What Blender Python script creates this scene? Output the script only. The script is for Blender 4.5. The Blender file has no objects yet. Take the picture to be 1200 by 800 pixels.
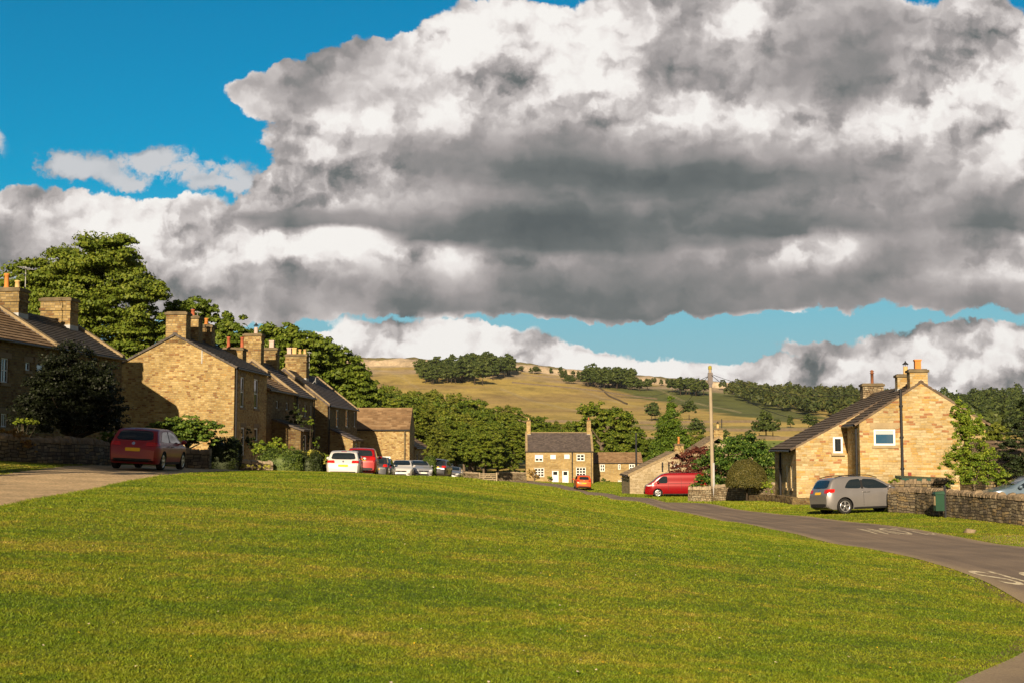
import bpy, bmesh, math, random
import numpy as np
from mathutils import Vector, Matrix
from mathutils.bvhtree import BVHTree
from mathutils.noise import noise as pnoise

# ------------------------------------------------------------------ camera, world, sun, exposure
sc = bpy.context.scene
COL = sc.collection
F = 1500.0                       # focal length in photo pixels (photo 1200 wide)
PITCH = math.atan(125.0 / F)
cam_d = bpy.data.cameras.new('camera'); cam = bpy.data.objects.new('camera', cam_d); COL.objects.link(cam)
cam_d.lens = 45.0; cam_d.sensor_width = 36.0; cam_d.clip_end = 9000; cam_d.clip_start = 0.1
cam.location = (0, 0, 0); cam.rotation_euler = (math.pi / 2 + PITCH, 0, 0)
sc.camera = cam
SUN_EL, SUN_AZ = math.radians(20.3), math.radians(9.5)   # sun stands behind the camera, a little to its left
CP, SP = math.cos(PITCH), math.sin(PITCH)

def ray(px, py):
    a = (px - 600) / F; b = (400 - py) / F
    return np.array([a, CP - b * SP, SP + b * CP])
def P(px, py, Y):
    d = ray(px, py); return d * (Y / d[1])
def XatY(px, Y, py=525): return float(P(px, py, Y)[0])
def ZatY(py, Y, px=600): return float(P(px, py, Y)[2])
def to_px(x, y, z):
    f = y * CP + z * SP; u = -y * SP + z * CP
    return 600 + F * x / f, 400 - F * u / f

def make_world():
    w = bpy.data.worlds.new('World'); sc.world = w; w.use_nodes = True
    nt = w.node_tree; N = nt.nodes; L = nt.links
    for n in list(N): N.remove(n)
    out = N.new('ShaderNodeOutputWorld'); bg = N.new('ShaderNodeBackground')
    L.new(bg.outputs[0], out.inputs[0]); bg.inputs[1].default_value = 0.05
    def put(s, v):
        if isinstance(v, bpy.types.NodeSocket): L.new(v, s)
        else: s.default_value = v
    def M(op, a, b=None, c=None, clamp=False):
        n = N.new('ShaderNodeMath'); n.operation = op; n.use_clamp = clamp
        put(n.inputs[0], a)
        if b is not None: put(n.inputs[1], b)
        if c is not None: put(n.inputs[2], c)
        return n.outputs[0]
    def V(op, a, b=None, c=None):
        n = N.new('ShaderNodeVectorMath'); n.operation = op
        put(n.inputs[0], a)
        if b is not None: put(n.inputs[1], b)
        if c is not None: put(n.inputs[2], c)
        return n.outputs[1] if op in ('DOT_PRODUCT', 'LENGTH') else n.outputs[0]
    def ramp(x, lo, hi, smooth=True):
        n = N.new('ShaderNodeMapRange'); n.interpolation_type = 'SMOOTHSTEP' if smooth else 'LINEAR'
        put(n.inputs[0], x); n.inputs[1].default_value = lo; n.inputs[2].default_value = hi
        return n.outputs[0]
    def mix(f, a, b):
        n = N.new('ShaderNodeMix'); n.data_type = 'RGBA'
        put(n.inputs[0], f)
        put(n.inputs[6], a if not isinstance(a, tuple) else (*a, 1)); put(n.inputs[7], b if not isinstance(b, tuple) else (*b, 1))
        return n.outputs[2]
    def noise(v, scale, detail=6, rough=.55, dist=0.0):
        n = N.new('ShaderNodeTexNoise'); n.noise_dimensions = '2D'; put(n.inputs['Vector'], v)
        n.inputs['Scale'].default_value = scale; n.inputs['Detail'].default_value = detail
        n.inputs['Roughness'].default_value = rough; n.inputs['Distortion'].default_value = dist
        return n
    def voro(v, scale, detail=2.0):
        n = N.new('ShaderNodeTexVoronoi'); n.voronoi_dimensions = '2D'; n.feature = 'SMOOTH_F1'; put(n.inputs['Vector'], v)
        n.inputs['Scale'].default_value = scale; n.inputs['Smoothness'].default_value = .55
        n.inputs['Detail'].default_value = detail; n.inputs['Roughness'].default_value = .55; n.inputs['Randomness'].default_value = 1
        return n.outputs['Distance']
    sky = N.new('ShaderNodeTexSky'); sky.sky_type = 'NISHITA'; sky.sun_disc = False
    sky.sun_elevation = SUN_EL; sky.sun_rotation = math.pi + SUN_AZ
    sky.air_density = 1.1; sky.dust_density = 0.3; sky.ozone_density = 2.2
    tc = N.new('ShaderNodeTexCoord'); D = tc.outputs['Generated']
    sx = N.new('ShaderNodeSeparateXYZ'); L.new(D, sx.inputs[0])
    ay = M('MAXIMUM', M('ABSOLUTE', sx.outputs[1]), .12)
    a = M('DIVIDE', sx.outputs[0], ay); b = M('DIVIDE', sx.outputs[2], ay)
    cb = N.new('ShaderNodeCombineXYZ'); L.new(a, cb.inputs[0]); L.new(b, cb.inputs[1]); p0 = cb.outputs[0]
    n1 = noise(p0, 8.0, 3, .6); n2 = noise(p0, 34.0, 4, .65)
    cen = (.5, .5, .5)
    w1 = V('MULTIPLY', V('SUBTRACT', n1.outputs['Color'], cen), (.045, .035, 0))
    w2 = V('MULTIPLY', V('SUBTRACT', n2.outputs['Color'], cen), (.021, .018, 0))
    pw = V('ADD', V('ADD', p0, w1), w2)
    # billows, sampled twice for relief lit from the upper left
    def billow(v):
        n = N.new('ShaderNodeTexVoronoi'); n.voronoi_dimensions = '2D'; n.feature = 'F1'; L.new(v, n.inputs['Vector'])
        n.inputs['Scale'].default_value = 17.0; n.inputs['Detail'].default_value = 2.6; n.inputs['Roughness'].default_value = .6
        return M('SUBTRACT', .5, n.outputs['Distance'])
    vn = V('ADD', V('MULTIPLY', p0, (1, 1.2, 0)), V('MULTIPLY', V('SUBTRACT', n2.outputs['Color'], cen), (.03, .03, 0)))
    b0 = billow(vn); b1 = billow(V('ADD', vn, (-.006, .010, 0)))
    relief = M('SUBTRACT', b0, b1)
    ln0 = noise(vn, 11.0, 3, .5).outputs['Fac']; ln1 = noise(V('ADD', vn, (-.018, .030, 0)), 11.0, 3, .5).outputs['Fac']
    relief2 = M('SUBTRACT', ln0, ln1)                      # broad swelling shapes
    pS = V('ADD', p0, V('ADD', V('MULTIPLY', w1, (1.1, .9, 0)), V('MULTIPLY', w2, (.35, .35, 0))))
    fine = noise(pw, 60.0, 5, .62).outputs['Fac']
    soft_n = noise(V('MULTIPLY', pw, (1, 2.2, 0)), 9.0, 4, .5).outputs['Fac']
    def ccol(s):
        n = N.new('ShaderNodeValToRGB'); L.new(s, n.inputs[0]); cr = n.color_ramp
        e = cr.elements
        e[0].position = .12; e[0].color = (.078, .098, .105, 1)
        e[1].position = 1.0; e[1].color = (1.0, .97, .93, 1)
        for p_, c_ in ((.34, (.165, .180, .180)), (.52, (.36, .335, .33)), (.70, (.60, .555, .54)), (.86, (.90, .85, .82))):
            k = e.new(p_); k.color = (*c_, 1)
        return n.outputs[0]
    tint = N.new('ShaderNodeMix'); tint.data_type = 'RGBA'; tint.blend_type = 'MULTIPLY'; tint.inputs[0].default_value = 1
    L.new(sky.outputs[0], tint.inputs[6]); tint.inputs[7].default_value = SKYTINT
    rear = N.new('ShaderNodeMix'); rear.data_type = 'RGBA'; rear.blend_type = 'MULTIPLY'; rear.inputs[0].default_value = 1
    L.new(sky.outputs[0], rear.inputs[6]); rear.inputs[7].default_value = (.62, .50, .44, 1)
    base = mix(ramp(sx.outputs[1], .25, .75), rear.outputs[2], tint.outputs[2])
    # paler blue low down, in front
    low = M('MULTIPLY', ramp(b, .22, .05), ramp(sx.outputs[1], .4, .8))
    base = mix(M('MULTIPLY', low, .9), base, LOWSKY)
    LB = [(480,408,85,24,.97),(420,412,50,16,.9),(545,408,70,22,.93),(620,424,80,20,.93),(700,436,90,16,.88),(800,441,90,13,.8),(890,444,70,12,.66),
          (1000,430,70,18,.84),(1070,422,80,22,.92),(1150,424,70,28,.86),(1100,405,60,14,.85),(1190,404,60,16,.86),(440,432,60,14,.72),(520,432,60,10,.84),(950,452,90,12,.76),(1080,452,90,12,.78),(1190,452,60,14,.74)]
    LT = [(900,404,55,4,.56),(1120,382,62,4,.50),(968,412,50,4,.56),(860,366,85,6,.5),(700,408,40,4,.6)]
    LM = [(40,245,120,16,.80),(170,250,120,14,.78),(250,262,70,14,.7),(0,268,60,26,.5),(130,275,80,18,.8),(165,300,60,26,.99),(215,292,50,26,.96),(60,300,70,24,.66),(260,318,90,30,.72),(330,292,70,22,.97),(395,300,60,22,.92),
          (300,346,110,24,.56),(200,345,110,30,.66),(410,340,110,26,.5),(440,300,70,22,.86),(480,316,60,20,.72),(560,332,150,20,.40),(520,290,90,24,.66),(620,320,60,16,.74),(680,312,40,12,.70),
          (640,338,150,16,.36),(730,300,90,34,.36),(760,345,150,18,.38),(860,335,150,22,.36),(900,300,90,30,.4),(820,318,42,14,.84),(865,308,40,13,.82),(925,312,48,24,.93),(960,300,40,20,.92),(975,292,26,14,.9),
          (1040,300,90,30,.42),(1040,345,120,15,.4),(1130,300,80,26,.5),(1110,335,44,12,.74),(1150,325,44,14,.78),(1185,318,40,12,.76),(1190,290,50,30,.7),(1180,355,80,10,.46),(600,356,150,6,.42)]
    LC = [(300,110,34,13,.62),(345,98,50,18,.60),(400,82,60,22,.66),(450,95,70,28,.52),(500,85,50,22,.6),(400,112,80,14,.46),(545,50,40,26,.95),(585,20,45,26,.98),(600,70,80,34,.9),(645,50,50,34,.9),(670,110,80,34,.88),(560,120,80,34,.84),
          (450,140,90,22,.84),(380,150,50,16,.8),(500,165,110,14,.5),(640,160,150,20,.46),(740,40,50,34,.66),(760,10,40,24,.8),(800,60,50,48,.5),(850,40,30,34,.95),(885,30,30,30,.9),(900,70,50,44,.62),(960,30,90,44,.54),(1010,60,90,34,.48),
          (960,95,70,20,.36),(790,100,60,30,.56),(870,100,50,16,.72),(830,128,70,24,.95),(760,135,70,24,.88),(1000,115,70,14,.4),(1100,65,42,30,.72),(1150,30,42,30,.72),(1120,60,30,22,.97),(1150,100,70,24,.96),(1190,100,60,40,.97),(1070,120,70,26,.9),(930,140,90,22,.74),
          (1000,150,80,22,.72),(1150,150,90,30,.78),(700,175,130,16,.42),(850,165,120,16,.55),(600,195,130,18,.26),(740,205,160,16,.24),(880,205,120,16,.30),(990,185,60,18,.52),(1080,190,90,26,.66),(1180,190,70,30,.6),
          (395,190,50,20,.93),(440,205,50,20,.9),(350,220,50,18,.92),(400,235,80,14,.8),(330,242,40,10,.8),(480,232,60,18,.7),(470,185,60,14,.66),(420,255,110,12,.42),(560,235,90,16,.5),(520,262,130,10,.28),(640,262,120,13,.28),
          (680,235,90,14,.42),(800,235,120,14,.44),(940,235,110,14,.56),(860,255,130,12,.34),(1040,230,100,16,.68),(1120,240,100,18,.5),(1190,240,70,20,.46),(760,270,130,14,.30),(880,275,70,9,.26),(1000,262,120,7,.42),(1190,262,60,9,.28),(690,285,90,10,.34),(600,275,100,10,.30)]
    LW = [(75,190,34,14,.84),(110,200,34,12,.82),(70,205,28,9,.74),(170,182,30,9,.8),(198,186,30,12,.86),(215,200,26,10,.74),(150,215,30,9,.56),(232,208,16,7,.7),(275,203,28,16,.74),(290,218,24,12,.72),(262,222,22,8,.7),(2,170,9,12,.74),(1,180,8,8,.7),(320,160,14,18,.45),(160,228,50,5,.62)]
    # the cloud field, factored into products of colour ramps over a and b
    nA, nB = 62, 46
    pxs = np.linspace(-20, 1220, nA); pys = np.linspace(-15, 475, nB)
    GX, GY = np.meshgrid(pxs, pys)
    cov = np.zeros_like(GX); bri = np.full_like(GX, .6); gate = np.zeros_like(GX)
    for sp, thr, soft in ((LB, .42, .16), (LT, .5, .2), (LM, .40, .2), (LC, .42, .16)):
        W = np.zeros_like(GX); S = np.zeros_like(GX)
        for cx, cy, rx, ry, br in sp:
            q = .36 ** (((GX - cx) / rx * .83) ** 2 + ((GY - cy) / ry * .83) ** 2); W += q; S += q * br
        S /= W + 1e-4
        al = np.clip((W - thr + soft) / (2 * soft), 0, 1); al = al * al * (3 - 2 * al)
        c2 = np.clip(W / (1.75 * thr), 0, 1)
        bri = bri * (1 - al) + S * al; cov = np.maximum(cov, c2)
    bri = np.where(cov < .3, .85, bri)
    def nmf(Mx, k, it=1500):
        r = np.random.RandomState(3); U = r.rand(nB, k) + .1; Vv = r.rand(k, nA) + .1
        for _ in range(it):
            Vv *= (U.T @ Mx) / (U.T @ U @ Vv + 1e-9); U *= (Mx @ Vv.T) / (U @ Vv @ Vv.T + 1e-9)
        sc_ = np.sqrt(U.max(0) / Vv.max(1)); return U / sc_, Vv * sc_[:, None]
    # ramp positions are linear in a and b
    def ab(px, py): c = ray(px, py); return c[0] / c[1], c[2] / c[1]
    a0, a1 = ab(-20, 300)[0], ab(1220, 300)[0]; bt, bb_ = ab(600, -15)[1], ab(600, 475)[1]
    def coords(pv):
        q = N.new('ShaderNodeSeparateXYZ'); L.new(pv, q.inputs[0]); return ramp(q.outputs[0], a0, a1, False), ramp(q.outputs[1], bt, bb_, False)
    cW, cS = coords(pw), coords(pS)
    tab = [(ab(600, y)[1] - bt) / (bb_ - bt) for y in pys]
    def one(t, pos, rgb):
        n = N.new('ShaderNodeValToRGB'); L.new(t, n.inputs[0]); e = n.color_ramp.elements
        while len(e) > 1: e.remove(e[-1])
        e[0].position = max(0.0, float(pos[0])); e[0].color = (*[float(v) for v in rgb[0]], 1)
        for i in range(1, len(pos)):
            q = e.new(min(1.0, max(0.0, float(pos[i])))); q.color = (*[float(v) for v in rgb[i]], 1)
        return n.outputs[0]
    def cramp(t, pos, rgb):
        h = len(pos) // 2; p = float(pos[h]); key = (t, h)
        if key not in halves: halves[key] = (M('DIVIDE', t, p), M('DIVIDE', M('SUBTRACT', t, p), 1 - p), M('GREATER_THAN', t, p))
        ta_, tb_, g = halves[key]; pos = np.array(pos)
        return mix(g, one(ta_, pos[:h + 1] / p, rgb[:h + 1]), one(tb_, (pos[h:] - p) / (1 - p), rgb[h:]))
    halves = {}
    def field(Mx, k, tt):
        ta, tb = tt
        U, Vv = nmf(Mx, k); tot = None
        for i in range(0, k, 3):
            d = V('DOT_PRODUCT', cramp(ta, np.linspace(0, 1, nA), Vv[i:i + 3].T), cramp(tb, tab, U[:, i:i + 3]))
            tot = d if tot is None else M('ADD', tot, d)
        return tot
    W = field(cov, 18, cW); S = field(bri, 21, cS)
    out_mask = M('MAXIMUM', ramp(M('ABSOLUTE', a), .46, .8), M('MAXIMUM', ramp(sx.outputs[1], .25, -.1), ramp(b, .40, .70)))
    gen = noise(V('MULTIPLY', D, (1, 1, 2.2)), 2.4, 4, .55); gen.noise_dimensions = '3D'
    al_g = M('MULTIPLY', ramp(gen.outputs['Fac'], .50, .62), M('MULTIPLY', out_mask, ramp(sx.outputs[2], .0, .06)))
    col = mix(al_g, base, (CK * .24, CK * .22, CK * .20))
    f = M('ADD', M('MULTIPLY', W, 1.3), M('MULTIPLY', M('SUBTRACT', b0, .30), .34))
    f = M('ADD', f, M('MULTIPLY', M('SUBTRACT', fine, .5), .34))
    f = M('ADD', f, M('MULTIPLY', M('SUBTRACT', n2.outputs['Fac'], .5), .55))
    al = ramp(f, .48, .73)
    S = M('ADD', S, M('MULTIPLY', M('SUBTRACT', 1.0, ramp(f, .55, 1.0)), .05))   # sunlit rims
    crisp = ramp(S, .42, .85)                       # bright heaps are crisp, dark bases smooth
    rel = M('MULTIPLY', relief, M('MULTIPLY_ADD', crisp, .44, .03))
    s_ = M('ADD', M('ADD', S, rel), M('MULTIPLY', relief2, M('MULTIPLY_ADD', crisp, 1.05, .35)))
    s_ = M('ADD', s_, M('MULTIPLY', M('SUBTRACT', soft_n, .5), .34))
    s_ = M('ADD', s_, M('MULTIPLY', M('SUBTRACT', fine, .5), M('MULTIPLY_ADD', crisp, .16, .04)))
    # the small ragged clouds at upper left
    Ww = None
    for (cx, cy, rx, ry, br) in LW[:3] + LW[3:6] + LW[8:11] + LW[6:7] + LW[11:12]:
        c = ray(cx, cy); d = V('MULTIPLY', V('SUBTRACT', pw, (c[0] / c[1], c[2] / c[1], 0)), (F / rx * .8, F / ry * .8, 0)); q = M('POWER', .36, V('DOT_PRODUCT', d, d))
        Ww = q if Ww is None else M('ADD', Ww, q)
    fw = M('ADD', Ww, M('ADD', M('MULTIPLY', M('SUBTRACT', fine, .5), 2.2), M('MULTIPLY', M('SUBTRACT', n2.outputs['Fac'], .5), 2.4))); alw = M('MULTIPLY', M('MULTIPLY', ramp(fw, .30, 1.15), ramp(Ww, .12, .5)), .9)
    colw = mix(ramp(M('ADD', Ww, M('MULTIPLY', relief2, 3.0)), .3, 1.3), (CK * .42, CK * .44, CK * .47), (CK * .70, CK * .68, CK * .68))
    col = mix(M('MULTIPLY', alw, ramp(sx.outputs[1], 0.0, .2)), col, colw)
    cc = N.new('ShaderNodeMix'); cc.data_type = 'RGBA'; cc.blend_type = 'MULTIPLY'; cc.inputs[0].default_value = 1
    L.new(ccol(s_), cc.inputs[6]); cc.inputs[7].default_value = (CK, CK, CK, 1)
    al = M('MULTIPLY', al, M('MULTIPLY', ramp(sx.outputs[1], 0.0, .2), M('SUBTRACT', 1.0, out_mask)))
    col = mix(al, col, cc.outputs[2])
    L.new(col, bg.inputs[0])
    w.cycles.sampling_method = 'MANUAL'; w.cycles.sample_map_resolution = 512
CK = 12.0
SKYTINT = (.02, .90, 1.16, 1)
LOWSKY = (3.9, 6.5, 7.5)
make_world()
sun_d = bpy.data.lights.new('sun', 'SUN'); sun = bpy.data.objects.new('sun', sun_d); COL.objects.link(sun)
sun_d.energy = 5.0; sun_d.angle = math.radians(.55); sun_d.color = (1, .80, .55)
sdir = Vector((-math.sin(SUN_AZ) * math.cos(SUN_EL), -math.cos(SUN_AZ) * math.cos(SUN_EL), math.sin(SUN_EL)))
sun.rotation_euler = sdir.to_track_quat('Z', 'Y').to_euler(); sun.location = sdir * 60
sc.view_settings.view_transform = 'Standard'; sc.view_settings.look = 'None'
sc.view_settings.exposure = 0.65; sc.view_settings.gamma = 1.0; sc.view_settings.use_curve_mapping = False
sc.cycles.max_bounces = 5; sc.cycles.diffuse_bounces = 2; sc.cycles.glossy_bounces = 3; sc.cycles.transmission_bounces = 3; sc.cycles.transparent_max_bounces = 8
# ------------------------------------------------------------------ helpers
def tag(o, label=None, cat=None, group=None, kind=None):
    if label: o['label'] = label
    if cat: o['category'] = cat
    if group: o['group'] = group
    if kind: o['kind'] = kind
    return o
def empty(name, loc=(0, 0, 0), rz=0.0):
    o = bpy.data.objects.new(name, None); COL.objects.link(o)
    o.location = loc; o.rotation_euler = (0, 0, rz); o.empty_display_size = .2
    return o
class MB:
    """collects quads and tubes, becomes one mesh object"""
    def __init__(s): s.v = []; s.f = []; s.m = []; s.smooth = []
    def add(s, vs, fs, m=0, smooth=False):
        o = len(s.v); s.v += [tuple(map(float, p)) for p in vs]
        for f in fs: s.f.append(tuple(o + i for i in f)); s.m.append(m); s.smooth.append(smooth)
    def quad(s, a, b, c, d, m=0): s.add([a, b, c, d], [(0, 1, 2, 3)], m)
    def poly(s, pts, m=0): s.add(pts, [tuple(range(len(pts)))], m)
    def box(s, x0, x1, y0, y1, z0, z1, m=0):
        v = [(x, y, z) for x in (x0, x1) for y in (y0, y1) for z in (z0, z1)]
        s.add(v, [(0, 1, 3, 2), (4, 6, 7, 5), (0, 4, 5, 1), (2, 3, 7, 6), (0, 2, 6, 4), (1, 5, 7, 3)], m)
    def tube(s, p, q, r0, r1=None, n=8, m=0, cap=True):
        r1 = r0 if r1 is None else r1
        p = Vector(p); q = Vector(q); d = (q - p).normalized()
        a = d.orthogonal().normalized(); b = d.cross(a)
        vs = []
        for c, r in ((p, r0), (q, r1)):
            for i in range(n):
                t = 2 * math.pi * i / n; vs.append(c + a * (r * math.cos(t)) + b * (r * math.sin(t)))
        fs = [(i, (i + 1) % n, n + (i + 1) % n, n + i) for i in range(n)]
        s.add(vs, fs, m, True)
        if cap: s.add(vs[:n], [tuple(reversed(range(n)))], m); s.add(vs[n:], [tuple(range(n))], m)
    def path(s, pts, radii, n=8, m=0):
        pts = [Vector(p) for p in pts]; vs = []; k = len(pts)
        a = None
        for i, p in enumerate(pts):
            d = (pts[min(i + 1, k - 1)] - pts[max(i - 1, 0)]).normalized()
            a = d.orthogonal().normalized() if a is None else (a - d * a.dot(d)).normalized()
            b = d.cross(a)
            for j in range(n):
                t = 2 * math.pi * j / n; vs.append(p + a * (radii[i] * math.cos(t)) + b * (radii[i] * math.sin(t)))
        fs = [(i * n + j, i * n + (j + 1) % n, (i + 1) * n + (j + 1) % n, (i + 1) * n + j) for i in range(k - 1) for j in range(n)]
        s.add(vs, fs, m, True)
        s.add(vs[-n:], [tuple(range(n))], m)
    def lathe(s, prof, c=(0, 0, 0), axis='z', n=20, m=0, smooth=True):
        vs = []
        for r, h in prof:
            for j in range(n):
                t = 2 * math.pi * j / n; x, y = r * math.cos(t), r * math.sin(t)
                p = (x, y, h) if axis == 'z' else (x, h, y)
                vs.append((p[0] + c[0], p[1] + c[1], p[2] + c[2]))
        k = len(prof)
        fs = [(i * n + j, i * n + (j + 1) % n, (i + 1) * n + (j + 1) % n, (i + 1) * n + j) for i in range(k - 1) for j in range(n)]
        s.add(vs, fs, m, smooth)
    def build(s, name, mats, parent=None, uv=True):
        me = bpy.data.meshes.new(name); me.from_pydata(s.v, [], s.f)
        for mt in (mats if isinstance(mats, (list, tuple)) else [mats]): me.materials.append(mt)
        me.polygons.foreach_set('material_index', s.m); me.polygons.foreach_set('use_smooth', s.smooth)
        if uv: auto_uv(me)
        me.update()
        o = bpy.data.objects.new(name, me); COL.objects.link(o); o.parent = parent
        return o
def auto_uv(me):
    n = len(me.loops); uvl = me.uv_layers.new(name='uv')
    co = np.empty(len(me.vertices) * 3); me.vertices.foreach_get('co', co); co = co.reshape(-1, 3)
    vi = np.empty(n, int); me.loops.foreach_get('vertex_index', vi)
    pn = np.empty(len(me.polygons) * 3); me.polygons.foreach_get('normal', pn); pn = pn.reshape(-1, 3)
    tot = np.empty(len(me.polygons), int); me.polygons.foreach_get('loop_total', tot)
    nl = np.repeat(pn, tot, 0)
    u = np.cross([0, 0, 1.0], nl); ln = np.linalg.norm(u, axis=1); flat = ln < .05
    u[flat] = (1, 0, 0); ln[flat] = 1; u /= ln[:, None]; v = np.cross(nl, u)
    p = co[vi]; uvs = np.stack([(p * u).sum(1), (p * v).sum(1)], 1)
    uvl.data.foreach_set('uv', uvs.ravel())
def np_mesh(name, verts, faces, mats, parent=None, smooth=False, attrs=None, mat_idx=None):
    verts = np.asarray(verts, np.float32); faces = np.asarray(faces, np.int32); k = faces.shape[1]
    me = bpy.data.meshes.new(name); me.vertices.add(len(verts)); me.vertices.foreach_set('co', verts.ravel())
    me.loops.add(faces.size); me.loops.foreach_set('vertex_index', faces.ravel())
    me.polygons.add(len(faces)); me.polygons.foreach_set('loop_start', np.arange(len(faces), dtype=np.int32) * k)
    try: me.polygons.foreach_set('loop_total', np.full(len(faces), k, np.int32))
    except Exception: pass
    me.polygons.foreach_set('use_smooth', np.full(len(faces), smooth))
    for mt in (mats if isinstance(mats, (list, tuple)) else [mats]): me.materials.append(mt)
    if mat_idx is not None: me.polygons.foreach_set('material_index', np.asarray(mat_idx, np.int32))
    for an, av in (attrs or {}).items():
        av = np.asarray(av, np.float32)
        if av.ndim == 2:
            at = me.color_attributes.new(an, 'FLOAT_COLOR', 'POINT'); c4 = np.ones((len(av), 4), np.float32); c4[:, :3] = av; at.data.foreach_set('color', c4.ravel())
        else:
            at = me.attributes.new(an, 'FLOAT', 'POINT'); at.data.foreach_set('value', av)
    me.update(); me.validate()
    o = bpy.data.objects.new(name, me); COL.objects.link(o); o.parent = parent
    return o

# ------------------------------------------------------------------ materials
class Mat:
    def __init__(s, name):
        s.m = bpy.data.materials.new(name); s.m.use_nodes = True; s.nt = s.m.node_tree; s.N = s.nt.nodes; s.L = s.nt.links
        s.b = s.N['Principled BSDF']; s.b.inputs['Specular IOR Level'].default_value = .25
    def put(s, sock, v):
        if isinstance(v, bpy.types.NodeSocket): s.L.new(v, sock)
        elif isinstance(v, tuple) and len(v) == 3 and sock.type == 'RGBA': sock.default_value = (*v, 1)
        else: sock.default_value = v
    def math(s, op, a, b=None, c=None, clamp=False):
        n = s.N.new('ShaderNodeMath'); n.operation = op; n.use_clamp = clamp; s.put(n.inputs[0], a)
        if b is not None: s.put(n.inputs[1], b)
        if c is not None: s.put(n.inputs[2], c)
        return n.outputs[0]
    def vec(s, op, a, b=None):
        n = s.N.new('ShaderNodeVectorMath'); n.operation = op; s.put(n.inputs[0], a)
        if b is not None: s.put(n.inputs[1], b)
        return n.outputs[0]
    def mix(s, f, a, b, blend='MIX'):
        n = s.N.new('ShaderNodeMix'); n.data_type = 'RGBA'; n.blend_type = blend
        s.put(n.inputs[0], f); s.put(n.inputs[6], a); s.put(n.inputs[7], b); return n.outputs[2]
    def noise(s, v, scale, detail=4, rough=.55, dim='3D', out='Fac'):
        n = s.N.new('ShaderNodeTexNoise'); n.noise_dimensions = dim
        if v is not None: s.L.new(v, n.inputs['Vector'])
        n.inputs['Scale'].default_value = scale; n.inputs['Detail'].default_value = detail; n.inputs['Roughness'].default_value = rough
        return n.outputs[out]
    def ramp(s, x, stops, interp='LINEAR'):
        n = s.N.new('ShaderNodeValToRGB'); s.L.new(x, n.inputs[0]); cr = n.color_ramp; cr.interpolation = interp; e = cr.elements
        while len(e) > 1: e.remove(e[-1])
        for i, (p_, c_) in enumerate(stops):
            c_ = c_ if isinstance(c_, tuple) else (c_, c_, c_)
            q = e[0] if i == 0 else e.new(p_); q.position = p_; q.color = (*c_, 1)
        return n.outputs[0]
    def rng(s, x, lo, hi, a=0.0, b=1.0):
        n = s.N.new('ShaderNodeMapRange'); s.put(n.inputs[0], x); n.inputs[1].default_value = lo; n.inputs[2].default_value = hi
        n.inputs[3].default_value = a; n.inputs[4].default_value = b; n.interpolation_type = 'SMOOTHSTEP'; return n.outputs[0]
    def uv(s): n = s.N.new('ShaderNodeTexCoord'); return n.outputs['UV']
    def obj(s): n = s.N.new('ShaderNodeTexCoord'); return n.outputs['Object']
    def pos(s): n = s.N.new('ShaderNodeNewGeometry'); return n.outputs['Position']
    def attr(s, name, out='Fac'): n = s.N.new('ShaderNodeAttribute'); n.attribute_name = name; return n.outputs[out]
    def bump(s, h, dist, strength=1.0, normal=None):
        n = s.N.new('ShaderNodeBump'); s.L.new(h, n.inputs['Height']); n.inputs['Distance'].default_value = dist; n.inputs['Strength'].default_value = strength
        if normal is not None: s.L.new(normal, n.inputs['Normal'])
        s.L.new(n.outputs[0], s.b.inputs['Normal']); return n.outputs[0]
    def done(s, col=None, rough=.8, metal=0.0):
        if col is not None: s.put(s.b.inputs['Base Color'], col)
        s.put(s.b.inputs['Roughness'], rough); s.b.inputs['Metallic'].default_value = metal
        return s.m
def plain(name, col, rough=.6, metal=0.0, var=.12, scale=3.0, spec=.25):
    k = Mat(name); n = k.noise(k.obj(), scale, 4)
    f = k.rng(n, .3, .7, 1 - var, 1 + var)
    c = k.vec('MULTIPLY', tuple(col), (1, 1, 1)); k.L.new(f, k.N[-1].inputs[1]) if False else None
    c = k.mix(1.0, tuple(col), k.ramp(n, [(.3, 1 - var), (.7, 1.0)]), 'MULTIPLY')
    k.b.inputs['Specular IOR Level'].default_value = spec
    return k.done(c, rough, metal)
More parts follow.
